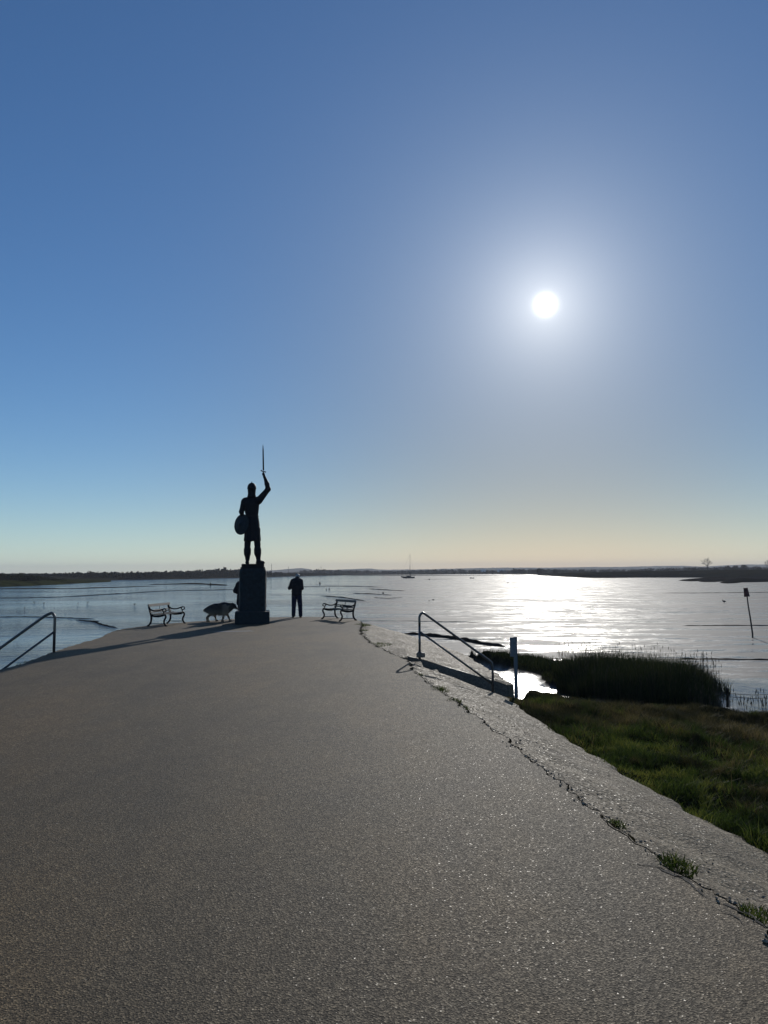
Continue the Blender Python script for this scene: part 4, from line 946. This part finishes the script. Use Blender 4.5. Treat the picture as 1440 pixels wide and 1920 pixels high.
# ------------------------------------------------------------------ mud ridges and banks on the flat
def ridge(name, pts, w, h, m, z0=WZ, px=True, n=10, jt=.25, rag=True):
    """low bank along a line; its far slope is longer than its near one"""
    P_ = [P(x, y, z=z0) for x, y in pts] if px else [Vector(p) for p in pts]
    cs_ = catmull(P_, n); V = []; Fc = []; N_ = len(cs_)
    for i, p in enumerate(cs_):
        e = min(1, i / (N_ * .12), (N_ - 1 - i) / (N_ * .12)); nz1 = noise.noise(p * (1.2 / max(w, .3))) if rag else 0
        hh = h * e * (1 + .7 * nz1); ww = w * (.3 + .7 * e) * (1 + .4 * nz1); off = nz1 * w * jt
        for dy, dz in ((-.5, -.12), (-.35, .55), (-.1, 1.0), (.35, .6), (1.0, -.12)):
            V.append((p.x, p.y + dy * ww + off, z0 + (dz * hh if dz > 0 else -.12)))
    for i in range(N_ - 1):
        for k in range(4): Fc.append((i * 5 + k, (i + 1) * 5 + k, (i + 1) * 5 + k + 1, i * 5 + k + 1))
    o = mesh_obj(name, V, Fc, m, smooth=True); tag(o, kind='structure'); return o
DM = M['dark_mud']
for pts, w, h in (([(-60, 1122), (60, 1121), (150, 1117.5), (260, 1111), (330, 1107.5), (400, 1106.5), (470, 1105)], 2.0, .10),
                  ([(280, 1096), (330, 1095.5), (380, 1095.5), (425, 1098)], 12, .35), ([(-30, 1104), (120, 1104), (200, 1102), (300, 1099)], 9, .18),
                  ([(-40, 1158), (40, 1156.5), (110, 1158), (180, 1160.5)], .5, .06), ([(140, 1162), (175, 1166), (190, 1171), (222, 1178)], .6, .07), ([(160, 1164), (185, 1165)], .5, .06),
                  ([(560, 1100), (640, 1099), (720, 1101)], 4, .10), ([(600, 1117), (640, 1120), (665, 1124), (685, 1127)], 1.6, .12), ([(660, 1112), (700, 1114), (735, 1116)], 2.2, .10),
                  ([(690, 1104), (730, 1106.5), (760, 1108)], 3, .12), ([(700, 1120), (728, 1122), (755, 1120)], 1.5, .06),
                  ([(795, 1086.5), (820, 1086), (850, 1085.8)], 10, .10), ([(640, 1079.6), (740, 1079.4), (840, 1079.2), (940, 1079)], 40, .35),
                  ([(750, 1189), (790, 1190), (850, 1196), (905, 1204)], .7, .12), ([(785, 1192), (840, 1196), (900, 1207), (950, 1213)], .8, .16),
                  ([(1240, 1112), (1320, 1112), (1400, 1111), (1480, 1111)], 1.2, .07), ([(1280, 1173), (1360, 1173), (1460, 1173)], .5, .05), ([(1270, 1236), (1330, 1236), (1400, 1237), (1480, 1238)], .4, .05),
                  ([(660, 1164), (760, 1164.5), (860, 1166), (900, 1168)], .4, .03), ([(1340, 1283), (1370, 1284), (1400, 1290), (1450, 1300)], .8, .20), ([(1378, 1288), (1405, 1294), (1420, 1296)], .9, .22), ([(1410, 1300), (1450, 1308)], .6, .16)):
    ridge('mud_ridge', pts, w, h, DM)
# mud spits reaching in from the right bank
for pts, w, h in (([(1292, 1090), (1320, 1087.5), (1350, 1086), (1400, 1085.5), (1480, 1085)], 22, .9), ([(1322, 1091.5), (1350, 1089.5), (1380, 1088.5), (1440, 1088)], 12, .7), ([(1362, 1094), (1380, 1091.8), (1400, 1091.5), (1440, 1090.5), (1490, 1090)], 10, 1.1), ([(1145, 1083.8), (1170, 1083), (1200, 1082.2)], 14, .8)):
    ridge('mud_spit', pts, w, h, DM)

# ------------------------------------------------------------------ far banks, woods and hills
def bank(name, front, z_top, depth, m, step=None, rough=.6, kind='structure'):
    """land behind a shoreline given in the photograph: front line at the flat, crest z_top(list), depth in metres"""
    fr_ = [P(x, y, z=WZ) for x, y in front]; zt = z_top if isinstance(z_top, (list, tuple)) else [z_top] * len(fr_)
    pts = catmull([Vector((p.x, p.y, z)) for p, z in zip(fr_, zt)], 24); V = []; Fc = []
    prof = [(0, 0), (.03, .45), (.10, .7), (.25, .95), (.5, 1), (1, .9), (1.05, 0)]
    for i, p in enumerate(pts):
        nzv = noise.noise(Vector((p.x * .02, p.y * .02, 4))) ; o2 = nzv * depth * .12
        for d, f in prof:
            z = WZ - .2 + (p.z - WZ + .2) * f + (noise.noise(Vector((p.x * .06, p.y * .06 + d * 40, 1))) * rough if 0 < f < 1.01 and d < 1.04 and d > .02 else 0)
            dirv = Vector((p.x, p.y, 0)).normalized(); q = Vector((p.x, p.y, 0)) + dirv * (d * depth + (o2 if d < .2 else 0)); V.append((q.x, q.y, z))
    w = len(prof)
    for i in range(len(pts) - 1):
        for k_ in range(w - 1): Fc.append((i * w + k_, i * w + k_ + 1, (i + 1) * w + k_ + 1, (i + 1) * w + k_))
    o = mesh_obj(name, V, Fc, m, smooth=True); tag(o, kind=kind); return o
zat = lambda py, px, wy: P(px, py, Y=P(px, wy, z=WZ).y).z
bank('left_saltmarsh', [(-120, 1103), (-20, 1101), (60, 1098), (120, 1096), (180, 1092.5), (208, 1091.3)], [-.6, -.8, -1.0, -1.4, -2.2, -2.65], 120, M['scrub'], rough=.25)
bank('left_bank', [(-150, 1091), (0, 1090), (120, 1089), (250, 1087), (380, 1084.5), (500, 1082), (600, 1079.5), (700, 1078), (820, 1077.2)], [0, 0, -.5, -.8, -1, -1.2, -1.5, -1.6, -1.7], 200, M['field'], rough=.2)
bank('far_bank', [(-400, 1082), (-100, 1081), (200, 1079.5), (400, 1078.5), (560, 1077.6), (660, 1077.2)], [-1.2, -1.2, -1.2, -1.2, -1.2, -1.2], 4000, M['field'], rough=.1)
bank('far_bank', [(640, 1077.5), (760, 1077), (900, 1076.6), (1000, 1077), (1100, 1078.5)], [-.8, -.6, .2, .6, 1], 700, M['field'], rough=.3)
bank('right_bank', [(1008, 1078.5), (1060, 1081.5), (1120, 1083.5), (1200, 1083), (1300, 1083.2), (1440, 1083.8), (1620, 1084)], [-.9, -.2, .6, 1.2, 1.6, 2.0, 2.2], 160, M['field'], rough=.3)

def tree_mass(name, spots, m, label, cat='trees', leaves=55, one=True):
    """spots: (x, y, zbase, height, crown radius). Crowns of leaf-clump faces over short trunks"""
    Vs = []; Ts = []; o_ = 0
    for (x, y, zb, h, r) in spots:
        n_ = leaves; u = RNG.normal(size=(n_, 3)); u /= np.linalg.norm(u, axis=1, keepdims=True); rad = RNG.random(n_) ** .4
        c = np.stack([x + u[:, 0] * rad * r, y + u[:, 1] * rad * r, zb + h * .58 + u[:, 2] * rad * h * .42], -1)
        low = RNG.random(n_) < .35; c[low, 2] = zb + RNG.random(low.sum()) * h * .5
        s = r * RNG.uniform(.18, .42, n_)
        d1 = RNG.normal(size=(n_, 3)); d2 = RNG.normal(size=(n_, 3))
        d1 /= np.linalg.norm(d1, axis=1, keepdims=True); d2 /= np.linalg.norm(d2, axis=1, keepdims=True)
        Vq = np.stack([c - d1 * s[:, None], c + d2 * s[:, None] * .8, c + d1 * s[:, None], c - d2 * s[:, None] * .8], 1).reshape(-1, 3)
        Vs.append(Vq); k_ = np.arange(n_) * 4 + o_; Ts.append(np.stack([k_, k_ + 1, k_ + 2, k_ + 3], -1)); o_ += n_ * 4
    o = np_mesh(name, np.concatenate(Vs), np.concatenate(Ts), m)
    if label: tag(o, label, cat, kind='stuff')
    return o
def line_spots(line, topline, count, depth, rj, skip=None):
    """trees along a shoreline; line in px at the flat, topline in px gives the tree tops"""
    res = []; xs = [p[0] for p in line]
    for i in range(count):
        px = random.uniform(xs[0], xs[-1]); wy = float(np.interp(px, xs, [p[1] for p in line])); ty = float(np.interp(px, [p[0] for p in topline], [p[1] for p in topline]))
        b_ = P(px, wy, z=WZ); dirv = Vector((b_.x, b_.y, 0)).normalized(); q = b_ + dirv * random.uniform(.03, 1) ** 1.3 * depth
        zt = EYE + (P(px, ty, Y=q.y).z - EYE); zt += (zt + 2.8) * random.gauss(0, .10) ; h = max(1.0, zt - (WZ + .8))
        res.append((q.x, q.y, WZ + .8, h, h * rj * random.uniform(.7, 1.2)))
    return res
tree_mass('bank_scrub', line_spots([(-150, 1100), (60, 1096.5), (125, 1094)], [(-150, 1078), (0, 1079), (50, 1079), (90, 1083), (125, 1090)], 700, 60, .42), M['scrub'], 'green-brown scrub covering the near left bank', 'scrub')
sp1 = line_spots([(-150, 1090), (250, 1087), (455, 1083)], [(-150, 1077.5), (60, 1076), (120, 1075.5), (180, 1073.8), (230, 1074.4), (300, 1072.6), (380, 1071), (410, 1068), (455, 1070)], 1200, 70, .48)
sp1 += line_spots([(455, 1083), (540, 1081), (640, 1079)], [(455, 1070), (500, 1072), (540, 1074), (600, 1074.5), (640, 1075.5)], 240, 70, .5)
tree_mass('left_wood', sp1, M['far_leaf'], 'dark band of woodland along the far left shore', 'wood', leaves=50)
sp2 = line_spots([(560, 1077.6), (760, 1077), (1000, 1077)], [(560, 1070), (600, 1068.2), (640, 1069.5), (700, 1070), (740, 1071), (800, 1068.5), (860, 1067.5), (900, 1070), (1000, 1069)], 420, 500, .55)
tree_mass('far_wood', sp2, M['far_leaf'], 'hazy line of trees on the far shore behind the yacht', 'wood', leaves=40)
sp3 = []
for i in range(420):
    px = random.uniform(960, 1500); Yd = random.uniform(800, 1300); ty = float(np.interp(px, [960, 1100, 1180, 1260, 1340, 1440, 1500], [1067, 1068.5, 1068, 1064.5, 1063.5, 1063.5, 1063])) + random.gauss(0, .9)
    q = P(px, ty, Y=Yd); h = max(2, q.z + 1.5); sp3.append((q.x, Yd, -1.5, h, h * .5 * random.uniform(.7, 1.3)))
tree_mass('hedgerow_wood', sp3, M['far_leaf'], 'blurred hedgerows and woods behind the right sea wall', 'wood', leaves=36)
# hills
def hill(name, Yd, prof, m, dz=0):
    pts = catmull([Vector((P(px, py, Y=Yd).x, 0, P(px, py, Y=Yd).z)) for px, py in prof], 60); V = []; Fc = []
    for p in pts:
        ph = noise.noise(Vector((p.x * .004, Yd, 0))) * 3 + noise.noise(Vector((p.x * .02, Yd, 5))) * 3.0 + abs(noise.noise(Vector((p.x * .05, Yd, 9)))) * 3.0
        ph *= .6
        V += [(p.x, Yd - 500, WZ - 1), (p.x, Yd - 200, p.z * .45), (p.x, Yd, p.z + ph), (p.x, Yd + 300, p.z * .9), (p.x, Yd + 330, WZ - 1)]
    for i in range(len(pts) - 1):
        for k_ in range(4): Fc.append((i * 5 + k_, i * 5 + k_ + 1, (i + 1) * 5 + k_ + 1, (i + 1) * 5 + k_))
    tag(mesh_obj(name, V, Fc, m, smooth=False), kind='structure')
hill('hills', 4300, [(-300, 1080), (150, 1077), (300, 1075), (460, 1072), (540, 1067), (566, 1065.5), (585, 1069), (640, 1068), (690, 1066.5), (720, 1068), (800, 1067.5), (860, 1066), (940, 1064.5), (1060, 1064), (1150, 1063), (1260, 1061), (1330, 1062), (1400, 1058.5), (1440, 1058.5), (1700, 1058)], M['hill'])
hill('hills', 2400, [(540, 1074), (580, 1071), (606, 1068.5), (640, 1069), (700, 1071), (860, 1069), (1000, 1068.5), (1100, 1067.5), (1250, 1066.5), (1440, 1064), (1700, 1063)], M['hill'])
# bare tree and hedgerow trees one can tell apart
def bare_tree(px, top, base_y, Yd, label, spread=.44, seed=1, name='bare_tree', leafy=False):
    rnd = random.Random(seed); b_ = P(px, base_y, Y=Yd); H = P(px, top, Y=Yd).z - b_.z
    root = thing(name, label, 'tree', tuple(b_), group='trees behind the right sea wall')
    bm = bmesh.new(); tr_h = H * .38
    tube(bm, [(0, 0, -.5), (H * .01, 0, tr_h * .5), (-H * .01, 0, tr_h)], [H * .035, H * .028, H * .022], 7); bm_obj('trunk', bm, M['bark'], root)
    bm = bmesh.new()
    def grow(p, d, L, r, lv):
        q = p + d * L; mid = p + d * L * .5 + Vector((rnd.gauss(0, 1), rnd.gauss(0, 1), rnd.gauss(0, .5))) * L * .08
        tube(bm, [p, mid, q], [r, r * .8, r * .6], 4 if lv > 1 else 5, cap=False)
        if lv < 4:
            for _ in range(3 if lv < 3 else 4):
                nd = (d + Vector((rnd.gauss(0, 1), rnd.gauss(0, 1), rnd.gauss(.15, .6))) * spread).normalized(); grow(p.lerp(q, rnd.uniform(.55, 1)), nd, L * rnd.uniform(.55, .8), r * .58, lv + 1)
    for dx, dy, dz, L in ((-.75, .1, 1.0, .34), (-.30, -.3, 1.25, .33), (.15, .3, 1.3, .32), (.05, -.5, 1.0, .26), (.85, .1, .55, .24), (-.9, .4, .5, .2), (.45, 0, 1.0, .22)):
        grow(Vector((-H * .01, 0, tr_h * rnd.uniform(.6, 1))), Vector((dx, dy, dz)).normalized(), H * L, H * .016, 1)
    bm_obj('crown', bm, M['bark'], root); return root
bare_tree(1327, 1044.5, 1069, 640, 'tallest bare tree standing above the right sea wall', seed=3)
bare_tree(1441, 1049, 1068, 660, 'bare tree cut by the right frame edge behind the sea wall', seed=8)
def leafy_tree(px, top, Yd, label, seed, wd=.6):
    rnd = random.Random(seed); b_ = P(px, 1071, Y=Yd); b_.z = -.5; H = P(px, top, Y=Yd).z - b_.z
    root = thing('hedgerow_tree', label, 'tree', tuple(b_), group='trees behind the right sea wall')
    bm = bmesh.new(); tube(bm, [(0, 0, -.5), (0, 0, H * .5)], [H * .04, H * .02], 6); bm_obj('trunk', bm, M['bark'], root)
    o = tree_mass('crown', [(0, 0, H * .1, H * .9, H * wd * .5), (H * .25, 0, 0, H * .6, H * .3), (-H * .25, 0, 0, H * .65, H * .3)], M['far_leaf'], None, leaves=110); o.parent = root
for i, (px, top, lb, wd) in enumerate(((1252, 1065.5, 'low rounded tree left of the tallest bare tree', .8), (1300, 1064, 'bushy tree just left of the tallest bare tree', .9), (1343, 1062.5, 'bushy tree just right of the tallest bare tree', .8),
        (1364, 1060.5, 'broad dark tree further right of the tallest bare tree', .9), (1379, 1060, 'dark tree beside the broad dark one on the right', .9), (1395, 1058.5, 'taller hazy tree nearest the leaning marker', .8), (1424, 1062.5, 'rounded tree near the right frame edge', .9),
        (1041, 1066.5, 'small rounded tree near the left end of the right bank', .9), (1011, 1065.5, 'wide low tree beyond the sun glitter', 1.2))):
    leafy_tree(px, top, 700, lb, i, wd)
# thin masts on the far shore
M['white'] = simple('white_paint', (.75, .75, .72), .5, var=.05)
for px, top, wy, lb in ((509, 1056.5, 1082, 'thin mast on the far shore right of the plinth'), (541, 1062, 1080, 'second thin mast on the far shore near the standing person'), (602, 1061, 1078, 'faint mast above the hazy trees left of the yacht')):
    b_ = P(px, wy - 4, z=WZ + 1) if False else P(px, wy, z=WZ); Yd = b_.y + 40; b_ = P(px, 1076, Y=Yd); h = P(px, top, Y=Yd).z - b_.z
    t_ = thing('mast', lb, 'mast', (b_.x, Yd, b_.z), group='thin masts on the far shore'); bm = bmesh.new(); tube(bm, [(0, 0, -2), (0, 0, h)], [.22, .12], 6); bm_obj('pole', bm, M['bark'], t_); bm = bmesh.new(); tube(bm, [(-.8, 0, h * .8), (.8, 0, h * .8)], .08, 5); bm_obj('crossarm', bm, M['bark'], t_)
# white-roofed houses far off
for px, py, w, lb in ((906, 1069.4, 9, 'tiny white building on the far shore, left of the pair'), (939, 1069.8, 12, 'tiny white building on the far shore, right of the pair')):
    b_ = P(px, 1072.5, Y=1150); s_ = 1150 / F; t_ = thing('farm_building', lb, 'building', tuple(b_), group='white buildings on the far shore')
    bm = bmesh.new(); box(bm, (0, 0, 1.2), (w * s_, 5, 2.4)); bm_obj('wall', bm, M['white'], t_)
    wv = w * s_ / 2 + .3; mesh_obj('roof', [(-wv, -2.8, 2.41), (wv, -2.8, 2.41), (wv, 2.8, 2.41), (-wv, 2.8, 2.41), (-wv, 0, 3.6), (wv, 0, 3.6)], [(0, 1, 5, 4), (2, 3, 4, 5), (0, 4, 3), (1, 2, 5)], M['white'], t_)

# ------------------------------------------------------------------ yacht, dinghy, buoys, birds
B = P(765.5, 1084.3, z=WZ); k = B.y / F
yt = thing('yacht', 'dark-hulled sailing yacht with bare mast moored in the channel', 'yacht', tuple(B))
Lh = 24 * k; V = []; Fc = []; ns = 14
for i in range(ns + 1):
    s = i / ns; x = -Lh / 2 + Lh * s; bw = .24 * Lh * .5 * (math.sin(min(1, s * 1.5) * math.pi / 2) ** .8) * (1 if s < .75 else 1 - .35 * ((s - .75) / .25) ** 2) * 1.4; sheer = 1.05 + .35 * (1 - s) ** 2
    keel = -.25 if s > .1 else .35
    xx = x + (-.0) 
    for a_, f in ((-1, 1), (-.85, .45), (-.3, 0), (.3, 0), (.85, .45), (1, 1)):
        z = keel * (1 - f) + sheer * f if f < 1 else sheer; V.append((xx - (0.9 * f * (1 - s) ** 3), bw * a_, z))
for i in range(ns):
    for q in range(5): Fc.append((i * 6 + q, (i + 1) * 6 + q, (i + 1) * 6 + q + 1, i * 6 + q + 1))
    Fc.append((i * 6 + 5, (i + 1) * 6 + 5, (i + 1) * 6, i * 6))
Fc.append(tuple(ns * 6 + q for q in range(6)))
M['hull'] = simple('dark_blue_hull', (.015, .03, .05), .3); M['spar'] = simple('dull_spar', (.10, .09, .08), .5)
mesh_obj('hull', V, Fc, M['hull'], yt, smooth=False)
bm = bmesh.new(); box(bm, (.3, 0, 1.35), (Lh * .36, 1.3, .5), bev=.1); bm_obj('cabin', bm, M['hull'], yt)
mh = P(769, 1038, Y=B.y).z - B.z; mx_ = (769 - 765.5) * k
bm = bmesh.new(); tube(bm, [(mx_, 0, .5), (mx_, 0, mh)], [.11, .06], 8); bm_obj('mast', bm, M['spar'], yt)
bm = bmesh.new(); tube(bm, [(mx_, 0, 2.1), (mx_ + 3.2, 0, 2.0)], .08, 6); bm_obj('boom', bm, M['spar'], yt)
bm = bmesh.new(); tube(bm, [(mx_ - .12, 0, 2.2), (mx_ - .14, 0, 4.5), (mx_ - .1, 0, 8.2)], [.20, .16, .08], 8); bm_obj('furled_sail', bm, M['spar'], yt)
bm = bmesh.new(); tube(bm, [(-Lh / 2 - .7, 0, 1.35), (mx_, 0, mh * .98)], .018, 4); tube(bm, [(Lh / 2, 0, 1.0), (mx_, 0, mh * .98)], .018, 4); bm_obj('stay', bm, M['spar'], yt)
def dinghy(px, py, wpx, label):
    B = P(px, py, z=WZ); k = B.y / F; L = wpx * k; t_ = thing('dinghy', label, 'dinghy', tuple(B)); V = []; Fc = []
    for i in range(9):
        s = i / 8; bw = .22 * L * math.sin(math.pi * min(.5, s * .7 + .02)) ; sh = L * (.16 + .07 * (1 - s) ** 2)
        for a_, z in ((-1, sh), (-.7, L * .02), (0, -.05), (.7, L * .02), (1, sh), (.88, sh), (.6, L * .06), (-.6, L * .06), (-.88, sh)): V.append((-L / 2 + L * s, bw * a_, z))
    for i in range(8):
        for q in range(9): Fc.append((i * 9 + q, (i + 1) * 9 + q, (i + 1) * 9 + (q + 1) % 9, i * 9 + (q + 1) % 9))
    mesh_obj('hull', V, Fc, M['hull'], t_)
    for f in (.35, .65):
        bm = bmesh.new(); box(bm, (-L / 2 + L * f, 0, L * .12), (L * .08, .36 * L, .04)); bm_obj('thwart', bm, M['wood'], t_)
dinghy(885, 1084.5, 8, 'tiny dark open dinghy in the channel right of the yacht')
def buoy(px, py, r_px, label):
    B = P(px, py, z=WZ); k = B.y / F; r = r_px * k; t_ = thing('mooring_buoy', label, 'buoy', tuple(B), group='mooring buoys on the mud')
    v_, f_ = sdf_mesh([('e', (0, 0, r * .6), (r, r, r * .95))], (-1.3 * r, -1.3 * r, -.6 * r), (1.3 * r, 1.3 * r, 1.8 * r), r * .18, .01); np_mesh('float', v_, f_, M['shoe'], t_, smooth=True)
    bm = bmesh.new(); tube(bm, [(0, 0, r * 1.4), (0, 0, r * 1.8)], r * .12, 6); tube(bm, [(-r * .2, 0, r * 1.8), (0, 0, r * 2.0), (r * .2, 0, r * 1.8)], r * .08, 5); bm_obj('ring', bm, M['iron'], t_)
buoy(718.5, 1113, 1.8, 'dark square-looking buoy on the mud between right bench and yacht')
buoy(599.5, 1094.5, 1.8, 'dark buoy right of the standing person on the far mud')
buoy(617.5, 1105, 1.4, 'right-hand small buoy of the two above the right bench')
buoy(612, 1105.6, 1.1, 'left-hand small buoy of the two above the right bench')
buoy(805, 1087.3, 1.3, 'small buoy on the thin mud line right of the yacht')
B = P(394.5, 1098, z=WZ); t_ = thing('mooring_stump', 'short dark stump on the low mudbank left of the plinth', 'post', tuple(B)); bm = bmesh.new(); tube(bm, [(0, 0, -.3), (.03, 0, .5), (.0, 0, .9)], [.28, .25, .22], 8); bm_obj('stump', bm, M['dark_mud'], t_, smooth=True); bm = bmesh.new(); tube(bm, [(.0, 0, .9), (0, 0, .97)], [.26, .24], 8); bm_obj('cap', bm, M['iron'], t_)
def bird_mesh(parent):
    v_, f_ = sdf_mesh([('e', (0, 0, .16), (.15, .07, .07)), ('c', (.12, 0, .19), (.17, 0, .25), .035, .03), ('c', (-.12, 0, .16), (-.24, 0, .15), .03, .01), ('c', (.19, 0, .25), (.25, 0, .235), .012, .006)], (-.28, -.1, .05), (.28, .1, .31), .014, .02)
    o = np_mesh('body', v_, f_, M['bird'], parent, smooth=True)
    for s in (-1, 1):
        bm = bmesh.new(); tube(bm, [(0, s * .03, .11), (.0, s * .03, -.01), (.03, s * .03, -.012)], .006, 5); bm_obj('leg', bm, M['iron'], parent)
M['bird'] = simple('grey_plumage', (.07, .065, .06), .8)
b0 = None
bl_ = [(651, 1143, 'wading bird on the rippled mud below the yacht, nearest the right bench', 1.2), (804.5, 1128.5, 'left bird of the two on bright mud right of the bench', 1), (812.5, 1126.5, 'right bird of the two on bright mud right of the bench', 1), (952, 1094, 'bird on the far bright mud beyond the dinghy', 1.6), (1358, 1131.5, 'bird standing left of the leaning channel marker', 1.8),
       (64, 1131, 'leftmost bird on the smooth left mud', 1), (82, 1133, 'second bird from the left on the smooth mud', 1), (46, 1142, 'lowest bird on the left mud above the handrail', 1), (146, 1134, 'bird on the left mud between handrail and bench', 1), (252, 1135, 'bird on the mud just above the left bench', 1), (164, 1131, 'bird on the left mud, uppermost of its pair near the middle', 1)]
for px, py, lb, sc in bl_:
    B = P(px, py, z=WZ)
    if b0 is None: b0 = thing('wading_bird', lb, 'bird', tuple(B), group='wading birds on the mudflat'); bird_mesh(b0); o = b0
    else: o = copy_tree(b0); o['label'] = lb; o.location = B
    o.scale = (sc,) * 3; o.rotation_euler.z = random.uniform(0, 6.28)

# ------------------------------------------------------------------ haze
HB = bmesh.new(); box(HB, (0, 2850, 26), (11400, 6200, 60)); hz = bm_obj('haze', HB, None)
m = bpy.data.materials.new('haze_air'); m.use_nodes = True; t = m.node_tree; t.nodes.clear(); o_ = t.nodes.new('ShaderNodeOutputMaterial'); vp = t.nodes.new('ShaderNodeVolumePrincipled')
vp.inputs['Color'].default_value = (.90, .92, .97, 1); vp.inputs['Density'].default_value = 0.00017; vp.inputs['Anisotropy'].default_value = .1
t.links.new(vp.outputs[0], o_.inputs['Volume']); hz.data.materials.append(m); tag(hz, kind='stuff', label='thin pale haze in the air over the estuary', cat='haze')
